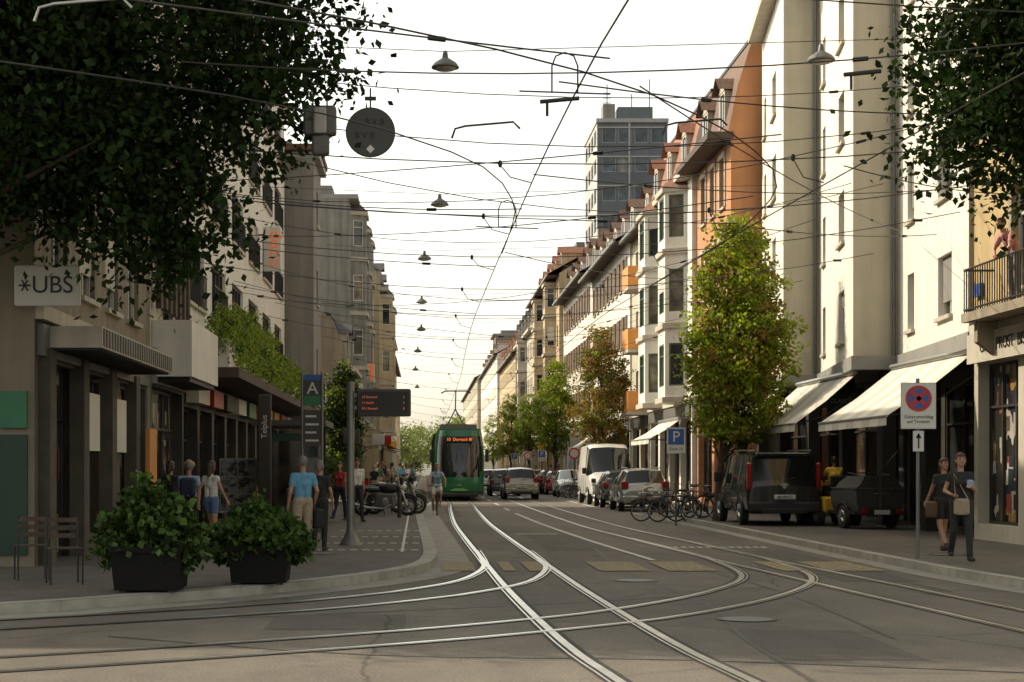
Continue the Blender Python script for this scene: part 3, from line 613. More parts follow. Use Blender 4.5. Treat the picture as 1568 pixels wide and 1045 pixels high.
def pillar(x,y,w_,zb,zt,mats,seed,n=1,trunks=None):
    h=zt-zb; bl=[]
    for k,(f,wf) in enumerate(((.12,.82),(.32,1.0),(.52,.97),(.72,.8),(.9,.48))): bl.append(((x+random.uniform(-.05,.05),y,zb+h*f),(w_*.5*wf,w_*.5*wf,h*.15)))
    return tree('pollarded_street_tree',x,y,.1,bl,int(330*n),42,.13,mats,tr=.11,spread=.16,shell=.5,seed=seed,nb=34,split=1.6,trunks=trunks)
pillar(8.75,47.8,3.1,2.5,8.35,['leaf_bright','leaf_rust'],11,1.8,[(8.2,47.8),(9.0,48.2)])
pillar(8.7,84,3.1,2.7,8.3,['leaf_rust','leaf_mid'],12)
pillar(8.7,113,2.9,2.7,8.5,['leaf_bright','leaf_mid'],13)
pillar(8.7,171,3.2,2.7,8.8,['leaf_mid','leaf_rust'],14)
pillar(8.7,142,2.6,2.7,7.6,['leaf_mid','leaf_bright'],15,.7)
pillar(8.7,215,3.0,2.7,8.0,['leaf_mid','leaf_bright'],16,.6)
pillar(-3.75,78,1.75,1.9,6.3,['leaf_dark','leaf_mid'],17,.9)
leaves('hedge',[((-4.0,72.5,1.2),(.75,1.6,.8))],120,60,.09,['leaf_plant'],None,.14,.5,seed=21)
leaves('distant_trees',[((-10+i*3.2,390+random.uniform(-15,15),6+random.uniform(-1,2)),(4,4,5.5)) for i in range(8)],420,40,.6,['leaf_far'],None,.9,.4,seed=22)
G=grp('balcony_plants')
bl=[]
for i in range(26):
    y=41.8+i*1.13; h=random.uniform(.45,.85) if i<12 else random.uniform(.25,.5)
    bl.append(((-5.0,y,4.85+h*.35),(.40,.7,h)))
    bl.append(((-4.66,y,4.50),(.13,.65,.42)))
leaves('foliage',bl,800,40,.12,['leaf_hang','leaf_plant'],G,.12,.5,.8,3.,seed=23)
def planter(x,y,w_,h,fh,seed,fw):
    G=grp('flower_planter',(x,y,.12)); a=MB(); b=w_/2
    def rg(k,z): return [(-b*k,-b*k,z),(b*k,-b*k,z),(b*k,b*k,z),(-b*k,b*k,z)]
    a.rings([rg(.90,0.03),rg(1,h-.07),rg(1.05,h-.07),rg(1.05,h),rg(.93,h),rg(.93,h-.08)],'planter_black',True)
    for sx in (-.7,.7):
        for sy in (-.7,.7): a.box(b*sx-.04,b*sx+.04,b*sy-.04,b*sy+.04,0,.05,'dark')
    a.obj('pot',G,False)
    q=fw
    bl=[((0,0,h+fh*.25),(q,q,fh*.4)),((-q*.65,0,h+fh*.08),(q*.6,q*.7,fh*.32)),((q*.65,.05,h+fh*.05),(q*.55,q*.7,fh*.3)),((-.1,0,h+fh*.72),(q*.35,q*.35,fh*.33)),((.22,0,h+fh*.5),(q*.3,q*.3,fh*.3)),((-q*.95,-.1,h-.05),(q*.3,q*.4,fh*.2)),((q*.9,-.15,h-.02),(q*.3,q*.4,fh*.22))]
    leaves('foliage',bl,230,34,.09,['leaf_plant','leaf_dark'],G,.075,.35,.3,1.15,seed=seed)
    fl_=MB(); rr=random.Random(seed)
planter(-3.3,20.6,.84,.55,.8,31,.46); planter(-2.1,21.9,.76,.5,.5,32,.47)

# ------------------------------------------------------------ overhead lines
g=MB()
def wirep(P,z,r=.010):
    g.tube([(p.x,p.y,z) for p in P],r,'wire',5,False)
def thin(T,k=4): return T[::k]+[T[-1]]
wirep(thin(trackA),5.75); wirep(thin(trackB),5.75); wirep(thin(curveB,2),5.75); wirep(thin(curveC,2),5.75)
g.obj('tram_contact_wire')
g=MB()
def span(a,b,sag,r=.0095,n=10):
    A=Vector(a);B=Vector(b); pts=[]
    for i in range(n+1):
        t=i/n; p=A.lerp(B,t); p.z-=sag*4*t*(1-t); pts.append(p)
    g.tube(pts,r,'wire',5,False); return pts
def xA(y): return min(trackA,key=lambda p:abs(p.y-y)).x
def xB(y): return min(trackB,key=lambda p:abs(p.y-y)).x
for y,zl,zr,sg in ((25,6.6,6.7,.6),(30.5,6.7,6.9,.7),(36,6.7,7.0,.8),(43,6.8,7.0,.8),(51,6.9,7.2,.9),(60,7.0,7.2,1.0),(71,7.1,7.3,1.1),(84,7.2,7.4,1.1),(98,7.2,7.4,1.2),(114,7.2,7.4,1.2),(132,7.2,7.4,1.2),(152,7.2,7.4,1.2),(176,7.2,7.4,1.2),(205,7.2,7.4,1.2),(240,7.2,7.4,1.2)):
    xl=-5.8 if y<71 else (-4.2 if y<118 else -3.2); xr=11.3 if y<60 else 10.5
    span((xl,y,zl),(xr,y,zr),sg)
    for X_ in (xA(y),xB(y)):
        t=(X_-xl)/(xr-xl); z=zl+(zr-zl)*t-sg*4*t*(1-t)
        g.tube([(X_-.45,y,z-.02),(X_-.3,y,5.86),(X_,y,5.78)],.009,'wire',5); g.rev([(.02,-.05),(.035,0),(.02,.05)],(X_-.45,y,z),'metal_dark',8)
    for X_ in (xl+.9,xr-.9):
        t=(X_-xl)/(xr-xl); z=zl+(zr-zl)*t-sg*4*t*(1-t); g.tube([(X_-.1,y,z),(X_+.1,y,z)],.03,'metal_dark',6)
lamps=[(.45,37,10.35),(.5,56,10.3),(0,73,10.6),(-.15,90,10.4),(-.5,128,10.4),(-.8,152,10.4),(8.6,37,10.5),(-.2,108,10.4),(-.8,185,10.4)]
for x,y,z in lamps:
    if x<5:
        xl=-5.8 if y<71 else -4.2; xr=12.0 if y<60 else 10.6
        g.tube([(xl,y,z+.55),(x,y,z+.28),(xr,y,z+.6)],.009,'wire',5,False)
for a,b,s_ in (((-5.8,30,8.9),(11.4,34,9.4),.6),((-5.8,26.5,7.6),(11.3,42,8.6),1.3),((-5.8,40,8.2),(11.3,28.5,8.2),1.1),((-5.8,36,7.6),(4.6,22,5.9),.1),((-5.8,45,7.8),(5.2,27,5.9),.3),((11.5,30,7.9),(1.5,19,5.9),.2),
             ((11.5,36.5,7.6),(1.6,25,5.9),.2),((11.4,41,7.3),(2.4,19,5.85),.15),((-5.8,33,7.2),(1.6,28,5.85),.2),((-5.8,60,7.6),(11,48,8.6),1.1),((-5.8,52,7.3),(11,66,8.6),1.2),((11,56,8),(1.5,44,5.9),.2),
             ((-8,16.5,7.6),(12,22.5,7.5),.4),((-5.8,66,8),(4.8,58,5.9),.2),((1.6,34,5.9),(10.95,61.2,8.5),.3),((-7,14,6.1),(1.9,17.5,5.8),.05),
             ((-5.8,28,7.9),(11.4,31.5,8.3),.9),((-5.8,35,7.3),(5.5,30,5.9),.15),((-5.8,48,8.8),(11.2,44,9.0),1.2),((-5.8,56,8.4),(11.1,58,8.6),1.3),((-4.6,74,8.2),(10.7,70,8.6),1.3),((-4.0,90,8.6),(10.6,80,8.8),1.4),((11.4,33,6.9),(5.9,24,5.85),.1),((11.4,38,6.8),(5.6,30,5.85),.1),((-5.8,39,6.9),(1.5,36,5.85),.12),((-5.8,50,7.0),(1.4,47,5.85),.12),((-3,21,6.6),(7.2,20,6.6),.25)):
    P=span(a,b,s_)
    for k in (2,8): p=P[k]; q=P[k+1]; d=(q-p).normalized(); g.tube([p-d*.09,p+d*.09],.028,'metal_dark',6)
for x,y,z in ((1.85,22.5,6.9),(1.6,33,6.6)):
    g.tube([(x-.17,y,z-.35),(x-.17,y,z),(x-.12,y,z+.13),(x,y,z+.18),(x+.12,y,z+.13),(x+.17,y,z),(x+.17,y,z-.35)],.011,'wire',6)
    g.tube([(x-.6,y,z-.33),(x+.6,y,z-.37)],.011,'wire',6)
for x,y,z,w_ in ((1.9,24,6.75,.55),(5.9,23,6.9,.5)):
    g.tube([(x-w_/2,y,z),(x+w_/2,y,z+.05)],.03,'metal_dark',6); g.tube([(x-w_/2+.1,y,z),(x-w_/2+.1,y,z-.2)],.02,'metal_dark',6)
for x,y,z in ((.9,25,6.55),(4.2,26.5,6.9),(-3.5,17.5,6.3)):
    g.tube([(x-.5,y,z-.12),(x-.45,y,z+.02),(x-.3,y,z+.06),(x+.4,y,z+.12),(x+.5,y,z+.02)],.016,'metal_light' if x<-1 else 'metal_dark',6)
g.obj('overhead_span_wires')
for x,y,z in lamps:
    G=grp('hanging_street_lamp',(x,y,z)); a=MB()
    a.rev([(.02,.3),(.05,.26),(.07,.14),(.13,.1),(.24,.03),(.30,-.05),(.30,-.08),(.27,-.07)],(0,0,0),'sign_grey2',20); a.rev([(.25,-.085),(.2,-.12),(.1,-.14)],(0,0,0),'concrete_light',20)
    a.obj('lamp_shade',G)
G=grp('hanging_round_sign',(-.76,24,6.32)); a=MB(); a.rev([(.34,-.03),(.35,-.02),(.35,.02),(.34,.03)],(0,0,0),'sign_grey',36,axis='y'); a.tube([(0,0,.34),(0,0,.62)],.012,'wire',6); a.box(-.08,.08,-.02,.02,.45,.5,'metal_dark')
a.hexa([(-.0,-.036,-.30),(.06,-.036,-.24),(0,-.036,-.18),(-.06,-.036,-.24),(0,-.032,-.30),(.06,-.032,-.24),(0,-.032,-.18),(-.06,-.032,-.24)],'white_sign'); a.obj('disc',G)
text('B V B',(.06,-.035,.14),.12,'black_txt',G); text('B V B',(-.08,-.035,-.05),.12,'black_txt',G)
G=grp('tram_signal_box',(-1.47,24,6.3)); a=MB(); a.cbox(-.23,.23,-.12,.12,-.02,.38,'sign_grey2'); a.cbox(-.11,.13,-.12,.12,-.30,-.023,'sign_grey2'); a.cbox(-.08,.1,-.2,-.123,-.02,.34,'concrete_light',.02); a.tube([(-.1,0,.38),(-.1,0,.62)],.012,'wire',6); a.tube([(.1,0,.38),(.1,0,.6)],.012,'wire',6); a.obj('housing',G)

# ------------------------------------------------------------ vehicles
def wheel(a,x,y,r,w_,sx):
    a.rev([(r*.62,-w_/2),(r*.93,-w_/2),(r,-w_/2+.03),(r,w_/2-.03),(r*.93,w_/2),(r*.62,w_/2)],(x,y,r),'tyre',22,'x')
    xo=x+sx*(w_/2+.002); a.rev([(r*.64,0),(r*.6,sx*.012),(r*.15,sx*.004)],(xo,y,r),'rim',22,'x')
    for k in range(5):
        t=2*math.pi*k/5; c,s_=math.cos(t),math.sin(t); a.tube([(xo+sx*.014,y+c*r*.12,r+s_*r*.12),(xo+sx*.014,y+c*r*.58,r+s_*r*.58)],.025,'rim',5)
def vehicle(name,loc,rz,st,body,wheels,wr=.32,plate='',tail=(.75,.95,.22),van=False,bumper='car_plastic',lit=False):
    G=grp(name,loc,rz); a=MB(); rings=[]
    for (y,zb,zm,zt,w_,wt,sm,tm) in st:
        h=[(0,zb),(w_*.8,zb),(w_*.97,zb+.1),(w_,(zb+zm)*.5),(w_*.985,zm),(wt,zt-.07),(wt*.86,zt-.01),(0,zt+.03)]
        rings.append([(x,y,z) for x,z in h]+[(-x,y,z) for x,z in h[-2:0:-1]])
    b0=len(a.v); n=14
    for r_ in rings: a.v+=r_
    for i in range(len(rings)-1):
        for j in range(n):
            k=(j+1)%n; jj=j if j<7 else 13-j
            mm=body
            if jj==4: mm=st[i][6]
            elif jj in (5,6): mm=st[i][7]
            elif jj==0: mm='car_plastic'
            a.f.append((b0+i*n+j,b0+i*n+k,b0+(i+1)*n+k,b0+(i+1)*n+j)); a.m.append(mm or body)
    a.f.append(tuple(b0+j for j in range(n))); a.m.append(body); e=b0+(len(rings)-1)*n; a.f.append(tuple(e+j for j in range(n))); a.m.append(body)
    a.obj('body',G,ang=28)
    L_=st[-1][0]; W=max(s_[4] for s_ in st); d=MB()
    for yw in wheels:
        for sx in (-1,1):
            wheel(d,sx*(W-.09),yw,wr,.2,sx)
            pts=[(sx*(W+.006),yw+math.cos(t)*(wr+.07),max(st[2][1],wr+math.sin(t)*(wr+.07))) for t in [math.pi*k/12 for k in range(13)]]
            d.face(pts,'tyre'); d.tube(pts,.018,body if not van else 'car_plastic',5)
    zb=st[0][1]
    d.cbox(-W*.93,W*.93,-.07,.12,zb,zb+.26,bumper if van else body,.04); d.cbox(-W*.6,W*.6,-.085,-.0,zb-.04,zb+.1,'car_plastic',.02)
    d.cbox(-W*.9,W*.9,L_-.10,L_+.06,zb-.05,zb+.24,body,.04); d.cbox(-W*.55,W*.55,L_+.0,L_+.075,zb+.0,zb+.12,'car_plastic',.02)
    t0,t1,tw=tail
    for sx in (-1,1):
        x0,x1=sorted((sx*(W*.97),sx*(W*.97-tw))); d.cbox(x0,x1,-.035,.2,t0,t1,'tail_red',.03)
    pz=.33 if van else .28
    d.cbox(-.27,.27,-.10,-.03,zb+pz,zb+pz+.11,'plate',.01)
    d.tube([(0,.01,st[1][3]+.02),(.28,.04,st[1][3]+.07)],.01,'dark',5); d.rev([(.05,-.02),(.05,0)],(0,-.012,st[1][2]-.02),'metal_light',12,'y')
    zf=st[-2][2]
    for sx in (-1,1):
        x0,x1=sorted((sx*(W*.9),sx*(W*.9-.36))); d.cbox(x0,x1,L_-.22,L_+.035,zf-.17,zf+.0,'headlamp_lit' if lit else 'headlamp',.03)
    d.cbox(-.42,.42,L_-.1,L_+.05,zf-.16,zf-.0,'car_plastic',.02); d.rev([(.07,0),(.07,.02),(.05,.025)],(0,L_+.052,zf-.08),'metal_light',14,'y')
    d.cbox(-.26,.26,L_+.05,L_+.085,zb+.12,zb+.23,'plate',.01)
    cy=[s_ for s_ in st if s_[7]=='car_glass'][-1]; zmr=cy[2]+.12
    for sx in (-1,1):
        x0,x1=sorted((sx*(W+.01),sx*(W+.2))); d.cbox(x0,x1,cy[0]+.3,cy[0]+.42,zmr-.06,zmr+.12 if not van else zmr+.22,body if not van else 'car_plastic',.03)
        for yy in (cy[0]-.15,cy[0]-1.15,cy[0]-2.05):
            if yy>.7:
                d.tube([(sx*(W+.001),yy,st[2][1]+.12),(sx*(W*.987+.003),yy,st[2][2])],.006,'dark',4)
                d.tube([(sx*(W*.985),yy,cy[2]),(sx*(cy[5]+.012),yy,cy[3]-.07)],.03,body if van else 'car_plastic',5)
        d.cbox(*sorted((sx*(W+.004),sx*(W+.03))),cy[0]-.35,cy[0]-.18,cy[2]-.12,cy[2]-.09,body,.008)
    d.obj('details',G)
    if plate: text(plate,(0,-.105,zb+pz+.055),.1,'black_txt',G)
    return G
GL='car_glass'
def hatch(L=4.3,h=1.5):
    k=h/1.5; f=L/4.45
    S_=[(0,.33,.60,.72,.80,.70,None,None),(.06,.30,.80,.93,.86,.76,None,None),(.12,.28,.90,.99,.88,.76,None,GL),(.42,.27,.94,1.42,.89,.62,GL,None),(.8,.27,.94,1.48,.89,.64,GL,None),(1.7,.27,.94,1.5,.89,.65,GL,None),(2.35,.27,.93,1.45,.89,.64,GL,GL),(3.2,.27,.92,1.0,.88,.74,None,None),(3.9,.27,.84,.92,.86,.72,None,None),(4.3,.29,.68,.80,.82,.68,None,None),(4.45,.33,.52,.62,.76,.6,None,None)]
    return [(a[0]*f,a[1],a[2]*k,a[3]*k,a[4],a[5],a[6],a[7]) for a in S_]
vst=[(0,.36,.80,1.02,.90,.84,None,None),(.05,.34,1.02,1.16,.95,.90,None,GL),(.2,.32,1.06,1.80,.96,.80,GL,None),(.6,.30,1.06,1.88,.965,.81,GL,None),(2,.30,1.06,1.90,.965,.82,GL,None),(3.3,.30,1.05,1.86,.965,.80,GL,GL),(4.15,.30,1.02,1.16,.95,.8,None,None),(4.7,.32,.86,1.0,.92,.74,None,None),(4.95,.34,.66,.80,.86,.66,None,None)]
G=vehicle('parked_black_van',(9.15,43.4,.12),0,vst,'car_black',(.95,4.0),.34,'BS·40573',tail=(.95,1.62,.11),van=True)
a=MB(); a.cbox(-.1,.1,-.03,0,1.02,1.08,'metal_light',.01); a.cbox(-.72,.72,.0,.10,1.80,1.87,'car_black',.02); a.tube([(-.72,.25,1.93),(-.72,3.0,1.95)],.02,'metal_light',6); a.tube([(.72,.25,1.93),(.72,3.0,1.95)],.02,'metal_light',6)
for sx in (-1,1): a.tube([(sx*.89,.02,1.12),(sx*.80,.17,1.80)],.03,'car_black',6)
a.obj('roof_rails',G)
wst=[(0,.40,.95,1.12,.95,.90,None,None),(.05,.38,1.3,1.5,.98,.92,None,GL),(.14,.36,1.3,2.45,.99,.86,None,None),(.6,.36,1.3,2.62,1.0,.87,None,None),(3.6,.36,1.3,2.66,1.0,.87,GL,None),(4.2,.36,1.28,2.50,1.0,.84,GL,GL),(5.0,.36,1.25,1.42,.98,.8,None,None),(5.6,.38,1.02,1.15,.94,.76,None,None),(5.85,.40,.75,.92,.88,.68,None,None)]
vehicle('parked_white_van',(8.15,74+5.85,0),180,wst,'car_white',(1.1,4.9),.35,'',tail=(1.0,1.7,.12),van=True)
G=vehicle('parked_silver_car',(8.05,62.2,0),0,hatch(L=4.5,h=1.58),'car_silver',(.8,3.55),.32,'BS 81624',tail=(.84,1.12,.25))
a=MB(); a.tube([(-.6,.5,1.6),(-.6,2.3,1.62)],.02,'metal_light',6); a.tube([(.6,.5,1.6),(.6,2.3,1.62)],.02,'metal_light',6); a.obj('roof_rails',G)
vehicle('parked_grey_car',(8.0,68.2,0),0,hatch(L=4.1,h=1.5),'car_grey',(.8,3.3),.31,tail=(.8,1.05,.22))
vehicle('parked_white_car',(8.15,93+4.2,0),180,hatch(L=4.2,h=1.5),'car_white',(.8,3.4),.31,'')
vehicle('parked_red_car',(8.1,101,0),0,hatch(L=4.2,h=1.45),'car_red',(.8,3.4),.31)
vehicle('parked_grey_car',(8.1,107,0),0,hatch(L=4.4,h=1.5),'car_grey',(.8,3.4),.31)
vehicle('parked_silver_car',(8.1,118,0),0,hatch(L=4.4,h=1.5),'car_silver',(.8,3.4),.31)
vehicle('beige_car',(4.9,86,0),0,hatch(L=4.4,h=1.62),'car_beige',(.8,3.5),.33,'BL 9317',tail=(.9,1.15,.25))
vehicle('dark_car',(4.6,97,0),0,hatch(L=4.6,h=1.55),'car_grey',(.8,3.5),.33)
vehicle('dark_car',(6.3,104,0),0,hatch(L=4.6,h=1.5),'car_grey',(.8,3.5),.33)
vehicle('white_car',(4.7,122,0),0,hatch(L=4.6,h=1.5),'car_white',(.8,3.5),.33)
vehicle('dark_car',(1.6,150,0),180,hatch(L=4.6,h=1.5),'car_grey',(.8,3.5),.33)

# tram
G=grp('green_tram',(1.68,82,0)); a=MB(); W=1.2
nu,nz=16,22; grid=[]
zs=[.32+ (3.42-.32)*i/nz for i in range(nz+1)]
for z in zs:
    row=[]
    wz=W*(1-.10*max(0,(z-2.3)/1.1)**2)
    lean=.25*max(0,(.95-z))**2+ .42*max(0,(z-1.0)/2.4)**1.6
    for j in range(nu+1):
        u=-1+2*j/nu; row.append((wz*math.sin(u*math.pi/2*.98)/math.sin(math.pi/2*.98), lean+.75*(abs(u)**2.6), z))
    grid.append(row)
b0=len(a.v)
for r_ in grid: a.v+=r_
for i in range(nz):
    for j in range(nu):
        zc=(zs[i]+zs[i+1])/2; u=-1+2*(j+.5)/nu
        m_='tram_green'
        wlim=.72-.18*max(0,(1.5-zc)/.5)
        if 1.15<zc<3.18 and abs(u)<wlim: m_='car_glass'
        if zc<.48: m_='car_plastic'
        a.f.append((b0+i*(nu+1)+j,b0+i*(nu+1)+j+1,b0+(i+1)*(nu+1)+j+1,b0+(i+1)*(nu+1)+j)); a.m.append(m_)
a.face([p for p in grid[-1]]+[(1.0,36,3.42),(-1.0,36,3.42)],'tram_green')
for sx in (-1,1):
    e=[grid[i][0 if sx<0 else nu] for i in range(nz+1)]
    for i in range(nz):
        zc=(zs[i]+zs[i+1])/2
        m_='tram_green' if zc<1.2 or zc>2.75 else 'car_glass'
        if zc<.48: m_='car_plastic'
        a.face([e[i],e[i+1],(e[i+1][0],36,e[i+1][2]),(e[i][0],36,e[i][2])],m_)
a.face([(-W,36,.32),(W,36,.32),(1.08,36,3.42),(-1.08,36,3.42)],'tram_green')
a.obj('body',G,ang=40)
d=MB()
for y in (7.5,13,20.5,26,33): d.box(-1.215,1.215,y,y+.6,.35,3.40,'car_plastic')
for y in range(2,36,2): 
    for sx in (-1,1): d.box(sx*1.2-.012,sx*1.2+.012,y+.0,y+.14,1.2,2.72,'tram_green')
d.box(-.9,.9,2,7,3.425,3.75,'sign_grey2'); d.box(-.8,.8,9,12.5,3.425,3.8,'concrete_light'); d.box(-.8,.8,15,20,3.425,3.7,'sign_grey2'); d.box(-.85,.85,22,32,3.425,3.75,'sign_grey2')
d.box(-1.05,1.05,.75,1.0,3.425,3.5,'tram_green')
d.box(-.66,.66,.20,.26,2.84,3.11,'black_txt')
for sx in (-1,1):
    d.rev([(.12,0),(.12,-.03),(.09,-.08)],(sx*.80,.36,.88),'headlamp_lit',16,'y'); d.rev([(.06,0),(.06,-.04)],(sx*.55,.14,.80),'tail_red',12,'y')
    d.cbox(sx*1.35-.09,sx*1.35+.09,.75,.85,1.9,2.5,'car_plastic',.03); d.tube([(sx*1.15,.95,2.5),(sx*1.35,.82,2.5)],.025,'car_plastic',6)
    d.tube([(sx*.28,.08,1.22),(sx*.12,.10,2.3)],.012,'dark',5)
d.face([(-.98,.46,.60),(-.4,.02,.52),(0,-.04,.50),(0,-.04,.62),(-.4,.02,.68),(-.98,.44,.80)],'tram_green_l'); d.face([(.98,.46,.60),(.4,.02,.52),(0,-.04,.50),(0,-.04,.62),(.4,.02,.68),(.98,.44,.80)],'tram_green_l')
d.cbox(-.9,.9,-.06,.3,.22,.42,'car_plastic',.05)
for y in (3,5,16,18,29,31):
    for sx in (-1,1): wheel(d,sx*.5,y,.3,.1,sx)
d.tube([(-.5,9.5,3.8),(0,11,4.8),(0,9.3,5.7)],.035,'metal_dark',6); d.tube([(.5,9.5,3.8),(0,11,4.8)],.035,'metal_dark',6)
d.tube([(-.8,9.3,5.6),(-.55,9.3,5.72),(.55,9.3,5.72),(.8,9.3,5.6)],.035,'metal_dark',6); d.tube([(-.5,9.1,3.85),(.5,9.1,3.85)],.04,'metal_dark',6)
d.obj('details',G)
text('10  Dornach Bf',(0,.19,2.975),.2,'led',G); text('5012',(0,-.06,.78),.1,'white_sign',G)

# ------------------------------------------------------------ bicycles etc
def bicycle(loc,rz,col='metal_dark',name='bicycle'):
    G=grp(name,loc,rz); a=MB(); R=.34
    for y in (-.52,.52):
        a.torus((0,y,R),R-.02,.02,'tyre','x',26,6); a.torus((0,y,R),R-.05,.012,'metal_light','x',26,5); a.rev([(.03,-.03),(.03,.03)],(0,y,R),'metal_grey',8,'x')
        for k in range(10):
            t=2*math.pi*k/10; a.tube([(0,y,R),(0,y+math.cos(t)*(R-.05),R+math.sin(t)*(R-.05))],.0025,'metal_light',3)
        pts=[(0,y+math.cos(t)*(R+.03),R+math.sin(t)*(R+.03)) for t in [math.pi*(.15+.7*k/8) for k in range(9)]]; a.tube(pts,.014,'metal_dark',5)
    bb=(0,-.06,.29); st=(0,-.22,.78); hd=(0,.36,.80); hb=(0,.39,.66)
    for p,q,r_ in ((bb,st,.016),(st,hd,.014),(bb,hb,.018),(hd,hb,.018)): a.tube([p,q],r_,col,6)
    for sx in (-.04,.04):
        a.tube([bb,(sx,-.52,R)],.01,col,5); a.tube([st,(sx,-.52,R)],.009,col,5); a.tube([hb,(sx,.44,.5),(sx,.52,R)],.012,col,5)
    a.tube([st,(0,-.25,.92)],.013,'metal_light',6); a.cbox(-.07,.07,-.38,-.12,.92,.98,'dark',.025)
    a.tube([hd,(0,.34,.98)],.013,'metal_light',6); a.tube([(-.29,.2,1.0),(-.22,.3,1.02),(0,.35,.98),(.22,.3,1.02),(.29,.2,1.0)],.012,'metal_dark',6)
    a.rev([(.09,-.005),(.09,.005)],(.05,-.06,.29),'metal_dark',14,'x'); a.tube([(.07,-.06,.29),(.07,.02,.15),(.13,.02,.15)],.01,'metal_light',5); a.tube([(-.07,-.06,.29),(-.07,-.14,.43),(-.13,-.14,.43)],.01,'metal_light',5)
    a.tube([(0,-.3,.74),(0,-.72,.74)],.01,'metal_dark',5); a.tube([(-.06,-.35,.74),(-.06,-.7,.74)],.008,'metal_dark',5); a.tube([(.06,-.35,.74),(.06,-.7,.74)],.008,'metal_dark',5)
    a.rev([(.035,0),(.04,.05)],(0,.44,.86),'headlamp',8,'y')
    a.obj('frame',G); return G
for i,(x,y,r_) in enumerate(((7.0,51.0,75),(7.35,50.2,60),(7.75,50.6,95),(8.1,49.8,35),(8.2,51.2,80))): bicycle((x,y,0 if x<7.6 else .12),r_,['metal_dark','metal_grey','car_red','metal_dark','c_navy'][i])
for i in range(8): bicycle((8.3+random.uniform(-.4,.4),87.5+i*.8,.0),80+random.uniform(-12,12),random.choice(['metal_dark','car_red','c_navy','metal_grey']))
def motorcycle(loc,rz,col):
    G=grp('parked_motorcycle',loc,rz); a=MB(); R=.31
    for y,w_ in ((-.70,.062),(.74,.05)):
        a.torus((0,y,R),R-w_*.8,w_,'tyre','x',24,8); a.torus((0,y,R),R*.66,.018,'metal_light','x',24,6); a.rev([(.12,-.045),(.12,.045)],(0,y,R),'metal_light',14,'x'); a.rev([(.05,-.07),(.05,.07)],(0,y,R),'metal_dark',10,'x')
        for k in range(6):
            t=2*math.pi*k/6; a.tube([(0,y,R),(0,y+math.cos(t)*R*.66,R+math.sin(t)*R*.66)],.014,'metal_light',4)
        pts_=[(0,y+math.cos(t)*(R+.05),R+math.sin(t)*(R+.05)) for t in [math.pi*(.15+.6*k/8) for k in range(9)]]; a.tube(pts_,.035,col,6)
    a.ell((0,.14,.84),(.18,.33,.17),col); a.ell((0,-.40,.80),(.16,.38,.09),'dark'); a.ell((0,-.80,.84),(.11,.24,.09),col)
    a.cbox(-.17,.17,-.28,.34,.26,.70,'metal_grey',.05); a.cbox(-.21,.21,-.05,.16,.32,.55,'metal_light',.04); a.tube([(0,-.25,.62),(0,.2,.70),(0,.45,.86)],.05,'metal_dark',6)
    for sx in (-.09,.09): a.tube([(sx,.74,R),(sx,.48,1.0)],.03,'metal_light',8); a.tube([(sx,-.70,R),(sx,-.3,.38)],.03,'metal_dark',6); a.tube([(sx*1.3,-.62,R+.05),(sx*1.3,-.5,.74)],.03,'metal_light',6)
    a.tube([(-.38,.28,1.07),(-.2,.40,1.06),(0,.46,1.0),(.2,.40,1.06),(.38,.28,1.07)],.018,'metal_dark',6)
    a.ell((0,.60,.90),(.10,.10,.10),'headlamp'); a.cbox(-.12,.12,.5,.6,.95,1.2,'dark',.03)
    for sx in (-1,1): a.tube([(sx*.3,.4,1.05),(sx*.36,.42,1.22)],.008,'metal_dark',5); a.ell((sx*.38,.42,1.24),(.06,.02,.04),'metal_dark',10,6)
    a.tube([(.16,.25,.35),(.2,0,.22),(.22,-.5,.25),(.24,-.95,.38)],[.025,.03,.05,.055],'metal_light',8)
    a.cbox(-.05,.05,-1.04,-.99,.70,.78,'tail_red',.015); a.cbox(-.09,.09,-1.02,-1.0,.50,.64,'plate',.01)
    a.tube([(-.1,-.1,.3),(-.28,-.05,.04)],.014,'metal_dark',5)
    a.obj('bike_body',G)
for i,(x,y,r_,c) in enumerate(((-1.25,53.2,-100,'metal_dark'),(-.95,55.0,-75,'c_green'),(-1.6,56.8,-105,'car_black'),(-.95,58.8,-60,'car_black'),(-1.0,61.5,-100,'car_grey'),(-.9,64.5,-110,'car_red'))): motorcycle((x,y,.12),r_,c)

# work cart with trailer
G=grp('work_cart_trailer',(11.0,41.2,.12),10); a=MB()
prof=[(-.52,.42),(.52,.42),(.60,.62),(.62,.98),(.50,1.10),(.40,1.28),(-.40,1.28),(-.50,1.10),(-.62,.98),(-.60,.62)]
a.rings([[(x,0,z) for x,z in prof],[(x,1.0,z) for x,z in prof],[(x,1.5,.42+(z-.42)*.82) for x,z in prof]],'c_tarp',True)
a.box(-.66,.66,-.04,1.6,.36,.44,'metal_dark'); a.box(-.64,.64,-.035,1.45,.975,1.005,'metal_grey'); a.box(-.60,.60,-.12,-.045,.34,.50,'metal_dark')
a.box(-.02,.02,-.02,-.004,.5,1.26,'metal_grey'); a.tube([(-.2,-.05,.86),(-.2,-.1,.86),(.2,-.1,.86),(.2,-.05,.86)],.014,'metal_light',5); a.tube([(-.38,.3,1.30),(-.38,1.0,1.36),(.38,1.0,1.36),(.38,.3,1.30)],.015,'metal_dark',5)
a.tube([(.30,.8,1.28),(.55,.2,1.9)],.02,'bark',5)
for sx in (-1,1):
    wheel(a,sx*.60,.7,.28,.16,sx); a.tube([(sx*.66,.7+math.cos(t)*.35,.28+math.sin(t)*.35) for t in [math.pi*k/8 for k in range(9)]],.035,'metal_dark',5); a.cbox(sx*.46-.10,sx*.46+.10,-.15,-.11,.38,.48,'tail_red',.015)
